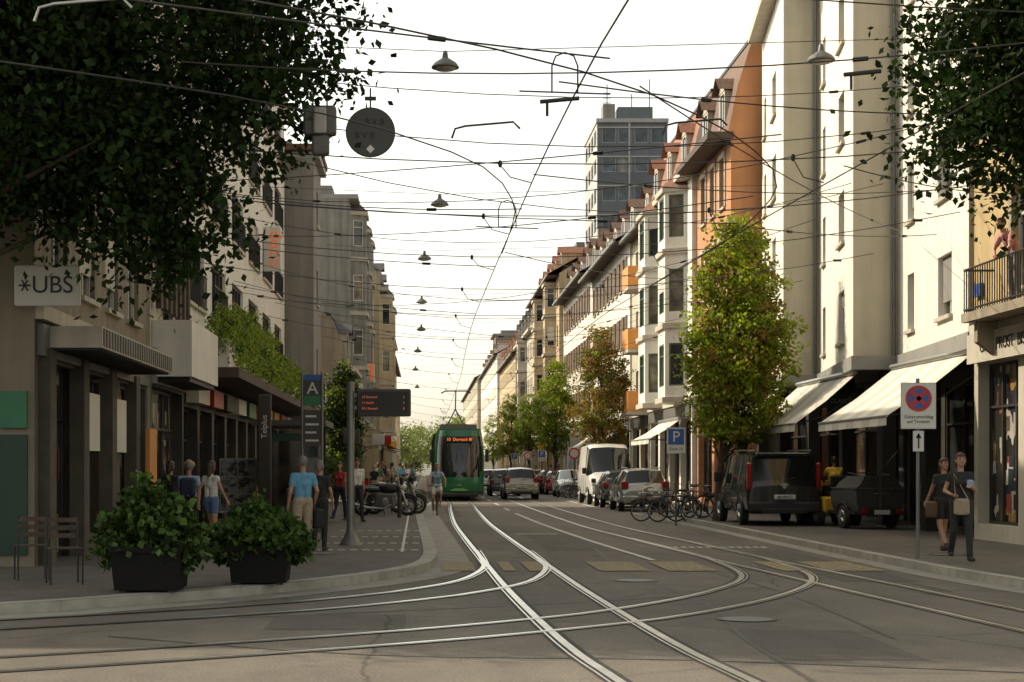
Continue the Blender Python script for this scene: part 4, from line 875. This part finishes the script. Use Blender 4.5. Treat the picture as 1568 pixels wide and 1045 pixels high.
a.cbox(-.2,.2,-.14,-.11,.36,.47,'plate',.01); a.tube([(0,1.5,.45),(0,2.3,.45)],.04,'metal_dark',6); a.obj('trailer_body',G)
G=grp('yellow_work_cart',(10.62,43.4,.12),8); a=MB()
a.cbox(-.48,.48,0,1.9,.35,.75,'yellow',.05); a.cbox(-.42,.42,1.3,1.95,.75,1.15,'yellow',.06); a.cbox(-.25,.25,.25,.75,.75,.90,'dark',.04); a.cbox(-.25,.25,.1,.22,.85,1.3,'dark',.04)
a.tube([(0,1.3,1.1),(0,1.05,1.25)],.02,'metal_dark',6); a.torus((0,1.03,1.27),.16,.015,'dark','y',18,5)
for y in (.35,1.55):
    for sx in (-1,1): wheel(a,sx*.48,y,.28,.16,sx)
a.obj('cart_body',G)

# ------------------------------------------------------------ street furniture
G=grp('departure_display_pole',(-1.42,32.8,.12)); a=MB()
a.rev([(.22,0),(.2,.04),(.13,.16),(.085,.26),(.075,.4),(.075,3.1),(.06,3.14)],(0,0,0),'metal_grey',18)
a.cbox(.12,1.16,-.09,.09,2.47,3.0,'sign_grey',.03); a.box(.18,1.10,-.095,-.088,2.55,2.94,'dark'); a.box(.05,.14,-.03,.03,2.6,2.68,'metal_grey'); a.box(.05,.14,-.03,.03,2.84,2.92,'metal_grey')
a.obj('pole',G)
for k,(s1,s2) in enumerate((('10 Dornach','2'),('11 Aesch','5'),('E11 Reinach','8'))):
    text(s1,(.22,-.10,2.84-k*.11),.062,'led_dim',G,ext=.0005,align='LEFT'); text(s2,(1.04,-.10,2.84-k*.11),.062,'led_dim',G,ext=.0005,align='RIGHT')
G=grp('tram_stop_sign',(-2.36,36,.12)); a=MB()
a.tube([(-.22,0,0),(-.22,0,3.5)],.03,'metal_grey',8); a.tube([(.2,0,0),(.2,0,3.5)],.03,'metal_grey',8)
a.box(-.19,.17,-.03,.03,3.33,3.45,'blue_sign'); a.box(-.19,.17,-.03,.03,3.0,3.327,'sign_grey'); a.box(-.19,.17,-.03,.03,2.8,2.997,'green_sign'); a.box(-.19,.17,-.03,.03,1.95,2.7,'sign_grey')
a.box(-.19,.17,-.02,.02,.9,1.7,'sign_grey2')
for k in range(4): a.box(-.15,.13-.05*(k%2),-.034,-.031,2.04+k*.17,2.08+k*.17,'white_sign')
a.obj('panel',G); text('A',(0,-.035,3.15),.36,'white_sign',G)
G=grp('information_totem',(-3.95,42.2,.12)); a=MB()
a.cbox(-.16,.16,-.1,.1,0,3.3,'shop_dark',.02); a.obj('column',G); text('Telplus',(0,-.105,2.5),.2,'white_sign',G,ry=-90)
G=grp('tram_stop_shelter',(-3.6,45.2,.12)); a=MB()
for x in (-.75,.75):
    for y in (0,3.4): a.box(x-.04,x+.04,y-.04,y+.04,0,2.6,'metal_dark')
a.box(-.95,1.0,-.3,3.7,2.6,2.75,'sign_grey'); a.box(-.76,-.74,.05,3.35,.3,2.5,'car_glass'); a.box(-.7,.7,-.01,.01,.3,2.4,'green_dark'); a.box(-.55,.55,-.05,-.02,.5,2.2,'shopglass'); a.box(-.6,-.2,.5,3,.42,.48,'bark')
for y in (.7,2.8): a.box(-.45,-.35,y-.04,y+.04,0,.42,'metal_dark')
a.obj('shelter_frame',G,False)
m=bpy.data.materials.new('poster_photo'); m.use_nodes=True; nt=m.node_tree;N=nt.nodes;L=nt.links;b=N['Principled BSDF']
tc=N.new('ShaderNodeTexCoord'); n=N.new('ShaderNodeTexNoise'); n.inputs['Scale'].default_value=7; n.inputs['Detail'].default_value=8; L.new(tc.outputs['Object'],n.inputs['Vector']); r=N.new('ShaderNodeValToRGB'); r.color_ramp.elements[0].position=.42; r.color_ramp.elements[0].color=(.03,.03,.03,1); r.color_ramp.elements[1].position=.56; r.color_ramp.elements[1].color=(.5,.48,.45,1); L.new(n.outputs['Fac'],r.inputs[0]); L.new(r.outputs[0],b.inputs['Base Color']); b.inputs['Roughness'].default_value=.3; M['poster_photo']=m
G=grp('advertising_panel',(-5.2,47.6,.12)); a=MB(); a.cbox(-.52,.52,-.05,.05,.25,1.75,'white_sign',.02)
for i in range(2):
    for j in range(3): a.box(-.47+i*.48,-.02+i*.48,-.06,-.053,.3+j*.48,.74+j*.48,'poster_photo')
for x in (-.4,.4): a.box(x-.03,x+.03,-.03,.03,0,.25,'metal_grey')
a.obj('panel',G,False)
G=grp('litter_bin',(-2.55,39.5,.12)); a=MB(); a.rev([(.19,0),(.21,.04),(.21,.95),(.23,.97),(.23,1.05),(.15,1.08)],(0,0,0),'metal_grey',18); a.box(-.1,.1,-.215,-.2,.72,.86,'dark'); a.obj('bin_body',G)
G=grp('litter_bin',(-3.1,41.3,.12)); a=MB(); a.cbox(-.22,.22,-.2,.2,0,1.0,'sign_grey2',.03); a.box(-.14,.14,-.21,-.203,.7,.85,'dark'); a.obj('bin_body',G)
for i,(x,y,c) in enumerate(((-5.2,37.5,'white_sign'),(-5.0,52,'yellow'),(-2.4,74,'red_sign'),(-2.6,82,'white_sign'))):
    G=grp('sandwich_board',(x,y,.12),random.uniform(-20,20)); a=MB()
    for sy in (-1,1): a.hexa([(-.3,sy*.25-.01,0),(.3,sy*.25-.01,0),(.3,sy*.25+.01,0),(-.3,sy*.25+.01,0),(-.3,sy*.02-.01,1.0),(.3,sy*.02-.01,1.0),(.3,sy*.02+.01,1.0),(-.3,sy*.02+.01,1.0)],'dark'); 
    a.hexa([(-.25,-.255,.08),(.25,-.255,.08),(.25,-.245,.08),(-.25,-.245,.08),(-.25,-.055,.94),(.25,-.055,.94),(.25,-.045,.94),(-.25,-.045,.94)],c); a.obj('board',G,False)
for x,y,rz in ((-4.6,21.8,20),(-5.2,22.6,200)):
    G=grp('cafe_chair',(x,y,.12),rz); a=MB()
    for sx in (-.2,.2): a.tube([(sx,-.2,0),(sx,-.19,.45)],.013,'metal_dark',6); a.tube([(sx,.2,0),(sx,.19,.45),(sx,.24,.85)],.013,'metal_dark',6)
    for k in range(5): a.box(-.21,.21,-.2+k*.085,-.14+k*.085,.45,.465,'bark')
    for k in range(3): a.box(-.21,.21,.215+k*.008,.23+k*.008,.58+k*.1,.64+k*.1,'bark')
    a.obj('chair_frame',G)
G=grp('no_stopping_sign',(8.1,28,.12)); a=MB(); a.tube([(0,.03,0),(0,.03,2.95)],.03,'metal_grey',10); a.cbox(-.29,.29,-.02,.0,2.12,2.88,'white_sign',.012); a.rev([(.215,-.028),(.215,-.022)],(0,0,2.62),'red_sign',30,'y'); a.rev([(.165,-.034),(.165,-.029)],(0,0,2.62),'blue_sign',30,'y')
for s_ in (1,-1):
    c=.135; q=.025; a.hexa([(-c-q,-.04,2.62-s_*c+q*s_),(-c+q,-.04,2.62-s_*c-q*s_),(c+q,-.04,2.62+s_*c-q*s_),(c-q,-.04,2.62+s_*c+q*s_),(-c-q,-.035,2.62-s_*c+q*s_),(-c+q,-.035,2.62-s_*c-q*s_),(c+q,-.035,2.62+s_*c-q*s_),(c-q,-.035,2.62+s_*c+q*s_)],'red_sign')
a.cbox(-.09,.09,-.02,0,1.75,2.09,'white_sign',.01); a.box(-.012,.012,-.026,-.021,1.8,2.03,'black_txt'); a.face([(-.05,-.026,1.97),(.05,-.026,1.97),(0,-.026,2.06)],'black_txt')
a.obj('sign',G,False); text('Güterumschlag\nauf Trottoir',(0,-.024,2.28),.078,'black_txt',G,ext=.001)
def psign(x,y,z0=.12,h=2.9,kind='P'):
    G=grp('parking_sign' if kind=='P' else 'no_entry_sign',(x,y,z0)); a=MB(); a.tube([(0,.03,0),(0,.03,h)],.03,'metal_grey',8)
    if kind=='P':
        a.cbox(-.26,.26,-.02,0,h-.75,h-.02,'white_sign',.012); a.box(-.22,.22,-.026,-.021,h-.5,h-.06,'blue_sign'); a.obj('sign',G,False); text('P',(0,-.03,h-.29),.42,'white_sign',G,ext=.001); text('Zone 1h',(0,-.024,h-.62),.11,'black_txt',G,ext=.001)
    else:
        a.rev([(.3,-.02),(.3,0)],(0,0,h-.33),'red_sign',26,'y'); a.rev([(.22,-.026),(.22,-.021)],(0,0,h-.33),'white_sign' if kind=='R' else 'blue_sign',26,'y'); a.cbox(-.33,.33,-.0,.01,h-.66,h,'white_sign',.005); a.obj('sign',G,False)
psign(7.0,47.5,.0,h=2.75); psign(8.0,81.5,0,h=2.8); psign(7.9,90,0,kind='R',h=2.7); psign(7.7,112,0,h=2.8); psign(8.1,134,0,kind='R'); psign(7.9,150,0)
G=grp('supermarket_sign',(-5.35,60,9.3)); a=MB(); a.cbox(-.32,.32,-.1,.1,-.78,.78,'white_sign',.03); a.tube([(-.5,0,.5),(-.3,0,.5)],.02,'metal_dark',6); a.tube([(-.5,0,-.5),(-.3,0,-.5)],.02,'metal_dark',6); a.obj('box',G); text('coop',(.02,-.105,0),.62,'orange_sign',G,ry=-90)
G=grp('shop_sign',(-3.5,100,7.15)); a=MB(); a.cbox(-.58,.58,-.12,.12,-.55,.55,'white_sign',.04); a.obj('box',G); text('M',(0,-.13,0),1.45,'orange_sign',G,ext=.02)
G=grp('bank_sign',(-5.55,25.3,4.30)); a=MB(); a.cbox(-.52,.45,-.06,.06,-.30,.30,'white_sign',.02); a.tube([(-.3,0,.3),(-.3,.3,.3)],.02,'metal_dark',5); a.obj('box',G); text('UBS',(.05,-.07,0),.36,'black_txt',G)
a=MB(); 
for k in range(3):
    t=math.pi*k/3; a.tube([(-.36-math.cos(t)*.09,-.07,math.sin(t)*.09),(-.36+math.cos(t)*.09,-.07,-math.sin(t)*.09)],.012,'black_txt',5)
a.obj('emblem',G)
for x,y,z,c in ((-3.0,70,2.9,'sign_grey'),(-2.6,96,3.2,'white_sign'),(-2.5,110,3.4,'red_sign'),(-2.4,126,3.3,'yellow'),(10.0,96,3.4,'red_sign'),(9.9,112,3.3,'white_sign'),(9.8,126,3.5,'blue_sign'),(9.6,140,3.4,'yellow')):
    G=grp('shop_sign',(x,y,z)); a=MB(); a.cbox(-.35,.35,-.06,.06,-.3,.3,c,.02); a.tube([(-.9 if x<0 else .35,0,.2),(-.35 if x<0 else .9,0,.2)],.02,'metal_dark',6); a.obj('box',G)
for y in (51,57,63,69): 
    a=MB(); a.rev([(.07,0),(.06,.05),(.06,.85),(.03,.92)],(-.75,y,.12),'metal_dark',12); a.obj('bollard')
for y0_,y1_ in ((70,76),(90,97),(104,110)): 
    G=grp('shop_awning'); awn(y0_,y1_,10.5,9.2,3.6,2.8,G,7)
for y0_,y1_ in ((97,104),(120,130)):
    G=grp('shop_awning'); awn(y0_,y1_,-4.1 if y0_<118 else -3.1,-2.6 if y0_<118 else -1.8,3.6,2.9,G,7)

# ------------------------------------------------------------ people
def person(name,loc,rz=0,h=1.72,top='c_blue',bot='c_dark',shoe='c_shoe',skin='skin',hair='hair_brown',sleeve=.5,leg=1.,J=None,hl=0,fem=False,vox=.012,hat=None,yaw=0):
    sc=h/1.75; pcs=[]
    D=dict(pelvis=(0,0,.96),chest=(0,.0,1.27),neck=(0,.01,1.45),head=(0,-.015,1.635),shL=(.175,.01,1.40),shR=(-.175,.01,1.40),elL=(.235,.04,1.13),elR=(-.235,.04,1.13),wrL=(.25,-.06,.89),wrR=(-.25,-.06,.89),
           hipL=(.088,0,.92),hipR=(-.088,0,.92),knL=(.10,-.02,.50),knR=(-.10,-.02,.50),anL=(.10,.03,.085),anR=(-.10,.03,.085))
    if fem: D['shL']=(.155,.01,1.39); D['shR']=(-.155,.01,1.39)
    if J: D.update(J)
    D={k:Vector(v) for k,v in D.items()}
    def cap(a,b,r0,r1,m): pcs.append(('c',Vector(a),Vector(b),r0,r1,m))
    def el(c,r,m): pcs.append(('e',Vector(c),Vector(r),0,0,m))
    pv,ch,nk,hd=D['pelvis'],D['chest'],D['neck'],D['head']
    wf=.9 if fem else 1.
    X=Vector((1,0,0))
    cap(pv-X*.075,pv+X*.075,.105,.105,bot); cap(pv+X*.06+Vector((0,0,.04)),ch+X*.075*wf,.088,.098*wf,top); cap(pv-X*.06+Vector((0,0,.04)),ch-X*.075*wf,.088,.098*wf,top)
    cap(ch,nk-Vector((0,0,.05)),.11,.075,top); cap(D['shL'],D['shR'],.06,.06,top); cap(ch+X*.07,D['shL'],.085,.058,top); cap(ch-X*.07,D['shR'],.085,.058,top)
    if fem: el(ch+Vector((.065,-.075,.0)),(.06,.055,.06),top); el(ch+Vector((-.065,-.075,.0)),(.06,.055,.06),top)
    cap(nk-Vector((0,0,.05)),hd-Vector((0,-.015,.06)),.052,.048,skin)
    cy,sy=math.cos(math.radians(yaw)),math.sin(math.radians(yaw))
    def H(x,y,z): return hd+Vector((x*cy-y*sy,x*sy+y*cy,z))
    el(hd,(.074,.09,.108),skin); cap(H(0,-.045,-.07),H(0,-.03,-.03),.042,.055,skin); cap(H(0,-.088,.01),H(0,-.104,-.022),.009,.015,skin)
    for sx in (-1,1): el(H(sx*.076,.005,-.01),(.013,.02,.03),skin)
    if hat: cap(H(0,.01,.05),H(0,.01,.085),.09,.08,hat); cap(H(-.05,-.02,.055),H(.05,-.02,.055),.075,.075,hat); cap(H(-.03,-.1,.05),H(.03,-.1,.05),.03,.03,hat)
    el(H(0,.022,.03),(.084,.09,.098),hair); el(H(0,-.02,.07),(.07,.075,.05),hair)
    if hl>0:
        cap(H(0,.07,.0),H(0,.10,-hl),.07,.05,hair); cap(H(.06,.04,0),H(.065,.05,-hl*.7),.035,.025,hair); cap(H(-.06,.04,0),H(-.065,.05,-hl*.7),.035,.025,hair)
    for sd in 'LR':
        sx=1 if sd=='L' else -1; sh,elb,wr=D['sh'+sd],D['el'+sd],D['wr'+sd]; a_=.88 if fem else 1
        cap(sh,elb,.047*a_,.038*a_,skin if sleeve<1 else top); cap(elb,wr,.038*a_,.026*a_,skin if sleeve<2 else top)
        if sleeve>0: cap(sh,sh.lerp(elb,min(sleeve,1)),.062*a_,.056*a_ if sleeve<1 else .045,top)
        d=(wr-elb).normalized(); lat=Vector((0,-1,0)); lat=(lat-d*lat.dot(d))
        if lat.length<.3: lat=Vector((0,0,1)); lat=lat-d*lat.dot(d)
        lat.normalize(); inn=d.cross(lat)
        if inn.x*sx>0: inn=-inn
        for o in (-.014,.014): cap(wr+lat*o*.8,wr+d*.075+lat*o*1.2,.019,.02,skin)
        for o,fl in ((.03,.066),(.010,.075),(-.010,.07),(-.029,.055)):
            p=wr+d*.08+lat*o; q=p+d*fl*.55+inn*.008; e_=q+d*fl*.4+inn*.028; cap(p,q,.0092,.0088,skin); cap(q,e_,.0088,.0078,skin)
        p=wr+d*.025+lat*.03; cap(p,p+d*.03+lat*.02,.012,.010,skin); cap(p+d*.03+lat*.02,p+d*.058+lat*.024+inn*.01,.010,.009,skin)
        hp,kn,an=D['hip'+sd],D['kn'+sd],D['an'+sd]
        lr=.0 if leg<1 else .008
        cap(hp,kn,.083+lr,.054+lr,skin if leg<.5 else bot); cap(kn,an,.053+lr,.034+lr*2,skin if leg<1 else bot)
        if leg<1: cap(hp,hp.lerp(kn,leg*2 if leg<.5 else 1),.096,.082 if leg<.5 else .065,bot)
        el(kn.lerp(an,.3)+Vector((0,.018,0)),(.045,.045,.10),skin if leg<1 else bot)
        fd=Vector((sx*.02,-.17,-.045)); cap(an+Vector((0,.03,-.045)),an+fd,.038,.032,shoe); cap(an,an+Vector((0,.0,-.03)),.04,.04,shoe)
    mb=MB()
    for k,a,b,r0,r1,m_ in pcs:
        if k=='e': mb.ell(a,b,m_,12,8)
        else:
            d=b-a
            if d.length<1e-4: d=Vector((0,0,1e-3))
            dn=d.normalized(); pts=[];rr=[]
            for t in (1,.92,.7,.38): pts.append(a-dn*r0*t); rr.append(r0*math.sqrt(max(0,1-t*t))+.0005)
            pts.append(a);rr.append(r0);pts.append(b);rr.append(r1)
            for t in (.38,.7,.92,1): pts.append(b+dn*r1*t); rr.append(r1*math.sqrt(max(0,1-t*t))+.0005)
            mb.tube(pts,rr,m_,10)
    me=bpy.data.meshes.new('tmp'); me.from_pydata(mb.v,[],mb.f); o=bpy.data.objects.new('tmp',me); scene.collection.objects.link(o)
    md=o.modifiers.new('r','REMESH'); md.mode='VOXEL'; md.voxel_size=vox; md.use_smooth_shade=True
    ms=o.modifiers.new('s','SMOOTH'); ms.factor=.5; ms.iterations=2
    dg=bpy.context.evaluated_depsgraph_get(); em=bpy.data.meshes.new_from_object(o.evaluated_get(dg)); bpy.data.objects.remove(o)
    nf=len(em.polygons); cc=np.zeros(nf*3,dtype=np.float32); em.polygons.foreach_get('center',cc); cc=cc.reshape(-1,3)
    best=np.full(nf,1e9); mi=np.zeros(nf,dtype=np.int32); mats=[]
    for k,a,b,r0,r1,m_ in pcs:
        if m_ not in mats: mats.append(m_)
        A=np.array(a);B=np.array(b)
        if k=='e': dd=(np.linalg.norm((cc-A)/B,axis=1)-1)*float(B.min())
        else:
            ab=B-A; t=np.clip(((cc-A)@ab)/max(ab@ab,1e-9),0,1); dd=np.linalg.norm(cc-A-t[:,None]*ab,axis=1)-(r0+(r1-r0)*t)
        if m_==hair:
            loc_=(cc-np.array(hd)); yl=-loc_[:,0]*sy+loc_[:,1]*cy
            fr=(yl<-.035)&(loc_[:,2]<.055); dd=np.where(fr,dd+.1,dd-.004)
        k_=mats.index(m_); q=dd<best; best[q]=dd[q]; mi[q]=k_
    for m_ in mats: em.materials.append(M[m_])
    em.polygons.foreach_set('material_index',mi); em.polygons.foreach_set('use_smooth',[True]*nf)
    G=grp(name,loc,rz); G.scale=(sc,)*3
    ob=bpy.data.objects.new('body',em); scene.collection.objects.link(ob); ob.parent=G
    f=MB()
    for sx in (-1,1): f.ell(H(sx*.031,-.079,.012),(.012,.010,.008),'eye',8,6); f.tube([H(sx*.018,-.087,.032),H(sx*.045,-.075,.032)],.004,hair,5)
    f.tube([H(-.024,-.083,-.048),H(0,-.091,-.05),H(.024,-.083,-.048)],.0055,'lip',5); f.obj('face',G)
    return G
def bag(G,x,y,z,w_,d_,h_,m_,strap=None):
    a=MB(); a.cbox(x-w_/2,x+w_/2,y-d_/2,y+d_/2,z-h_,z,m_,.03)
    if strap: a.tube([(x-w_*.4,y,z),strap,(x+w_*.4,y,z)],.012,m_,5)
    a.obj('bag',G)
walk=lambda s_=1:dict(knL=(.10,-.14*s_,.53),anL=(.10,-.20*s_,.10),knR=(-.10,.03*s_,.50),anR=(-.10,.24*s_,.16),elL=(.22,.12*s_,1.15),wrL=(.24,.10*s_,.90),elR=(-.22,-.06*s_,1.15),wrR=(-.24,-.20*s_,.95))
G=person('walking_woman',(8.45,26.9,.12),-5,1.72,'c_dark','c_dark','c_dark','skin','hair_brown',.3,1.,dict(walk(),elR=(-.24,.05,1.14),wrR=(-.17,-.16,1.08),elL=(.23,.06,1.15),wrL=(.12,-.17,1.2)),.12,True,.0095)
bag(G,-.02,-.17,1.02,.24,.1,.26,'c_beige',(-.12,-.05,1.42))
a=MB(); a.cbox(.05,.16,-.235,-.2,1.2,1.32,'c_ltblue',.02); a.obj('bottle',G)
G=person('walking_woman',(9.1,29.9,.12),15,1.66,'c_dark','c_dark','c_shoe','skin','hair_brown',.4,.3,walk(-1),.12,True,.0105); bag(G,-.26,0,.95,.12,.28,.3,'c_brown',(-.2,0,1.4))
person('leaning_man',(11.1,32.1,4.68),-75,1.72,'c_pink','c_grey','c_shoe','skin','hair_dark',.6,1.,dict(chest=(0,-.10,1.22),neck=(0,-.22,1.37),head=(0,-.30,1.53),shL=(.175,-.18,1.32),shR=(-.175,-.18,1.32),elL=(.26,-.28,1.06),elR=(-.26,-.28,1.06),wrL=(.1,-.36,.93),wrR=(-.1,-.36,.93)),0,False,.011)
G=person('standing_man',(-2.06,28.9,.12),200,1.68,'c_blue','c_beige','c_shoe','skin','hair_grey',.55,.49,dict(elR=(-.24,.08,1.14),wrR=(-.24,-.1,.92)),0,False,.0105)
bag(G,-.28,-.05,.82,.16,.34,.34,'c_dark',(-.2,0,1.42))
G=person('standing_woman',(-1.88,30.6,.12),170,1.62,'c_dark','c_dark','c_shoe','skin','hair_grey',.5,1.,None,.06,True,.011); bag(G,.26,0,.85,.16,.3,.45,'c_dark')
person('walking_woman',(-3.95,31.6,.12),150,1.62,'c_white','c_denim','c_shoe','skin','hair_brown',.1,.22,walk(),.16,True,.0105)
G=person('standing_man',(-4.5,32.6,.12),180,1.60,'c_ltblue','c_dark','c_shoe','skin','hair_grey',.5,.5,walk(-1),0,False,.011,hat='c_beige')
a=MB(); a.cbox(-.16,.16,.10,.27,1.02,1.42,'c_navy',.05); a.obj('backpack',G)
person('walking_woman',(-5.0,33.6,.12),160,1.62,'c_dark','c_dark','c_shoe','skin','hair_dark',.5,1.,walk(),.1,True,.012)
person('walking_man',(-1.85,46.5,.12),20,1.75,'c_white','c_dark','c_shoe','skin','hair_dark',1.6,1.,walk(),0,False,.012)
person('walking_woman',(-2.35,47.3,.12),-20,1.66,'c_red','c_navy','c_shoe','skin','hair_brown',.4,1.,walk(-1),.12,True,.012)
person('cart_driver',(10.56,43.9,.40),188,1.74,'c_yellow','c_dark','c_shoe','skin_d','hair_dark',.6,1.,dict(pelvis=(0,0,.72),chest=(0,-.04,1.04),neck=(0,-.06,1.22),head=(0,-.08,1.40),shL=(.175,-.05,1.17),shR=(-.175,-.05,1.17),elL=(.22,-.22,.98),elR=(-.22,-.22,.98),wrL=(.13,-.42,1.0),wrR=(-.13,-.42,1.0),hipL=(.09,-.02,.68),hipR=(-.09,-.02,.68),knL=(.13,-.42,.70),knR=(-.13,-.42,.70),anL=(.12,-.52,.50),anR=(-.12,-.52,.50)),0,False,.013)
G=bicycle((.42,58,0),180,'metal_dark','bicycle')
G=person('cyclist',(.42,58.15,0),0,1.78,'c_ltblue','c_white','c_white','skin','hair_blond',.4,.3,dict(pelvis=(0,.1,.98),chest=(0,-.02,1.28),neck=(0,-.08,1.45),head=(0,-.12,1.62),shL=(.16,-.06,1.39),shR=(-.16,-.06,1.39),elL=(.28,-.2,1.2),elR=(-.28,-.2,1.2),wrL=(.29,-.36,1.04),wrR=(-.29,-.36,1.04),hipL=(.09,.08,.95),hipR=(-.09,.08,.95),knL=(.13,-.26,.74),knR=(-.13,-.16,.56),anL=(.12,-.10,.38),anR=(-.12,-.06,.13)),.08,True,.012)
cl=['c_white','c_blue','c_red','c_dark','c_beige','c_grey','c_green','c_navy','c_pink']
base=[]
for i in range(7):
    f=i%2; base.append(person('pedestrian',(random.uniform(-2.6,-.9),66+i*7.5,.12),random.choice([0,180,20,160]),random.uniform(1.62,1.8),random.choice(cl),random.choice(['c_dark','c_denim','c_navy','c_beige']),'c_shoe','skin',random.choice(['hair_brown','hair_dark','hair_blond']),.5,random.choice([1.,.4]),walk(1 if i%2 else -1),.1 if f else 0,bool(f),.018))
for i in range(14):
    s_=base[i%7]; y=random.uniform(72,190); x=random.uniform(-2.6,-.8) if i%3 else random.uniform(9.8,10.2)
    e=grp('pedestrian',(x,y,.12),random.uniform(0,360)); e.scale=s_.scale
    for c in s_.children:
        q=c.copy(); scene.collection.objects.link(q); q.parent=e

# ------------------------------------------------------------ light, sky, camera
Sdir=Vector((-1.15,.66,1.0)).normalized()
el_=math.asin(Sdir.z); az=math.atan2(Sdir.x,Sdir.y)
wd=bpy.data.worlds.new('World'); scene.world=wd; wd.use_nodes=True; nt=wd.node_tree
sky=nt.nodes.new('ShaderNodeTexSky'); sky.sky_type='NISHITA'; sky.sun_disc=False; sky.sun_elevation=el_; sky.sun_rotation=az%(2*math.pi); sky.air_density=1.0; sky.dust_density=2.5; sky.ozone_density=.6
hs=nt.nodes.new('ShaderNodeHueSaturation'); hs.inputs['Saturation'].default_value=.32
tn=nt.nodes.new('ShaderNodeVectorMath'); tn.operation='MULTIPLY'; tn.inputs[1].default_value=(2.05,1.94,1.66)
nt.links.new(sky.outputs[0],hs.inputs['Color']); nt.links.new(hs.outputs[0],tn.inputs[0]); nt.links.new(tn.outputs[0],nt.nodes['Background'].inputs[0]); nt.nodes['Background'].inputs[1].default_value=.14
sl=bpy.data.lights.new('sun','SUN'); sl.energy=5; sl.angle=math.radians(.5); sl.color=(1,.87,.66)
so=bpy.data.objects.new('sun',sl); so.rotation_euler=Sdir.to_track_quat('Z','Y').to_euler(); scene.collection.objects.link(so)
cam=bpy.data.cameras.new('camera'); co=bpy.data.objects.new('camera',cam); scene.collection.objects.link(co)
co.location=(0,0,1.6); co.rotation_euler=(math.radians(90),0,0); cam.lens=60; cam.sensor_width=36; cam.shift_x=134/1568; cam.shift_y=194.5/1568; cam.clip_end=6000; cam.clip_start=.2
scene.camera=co
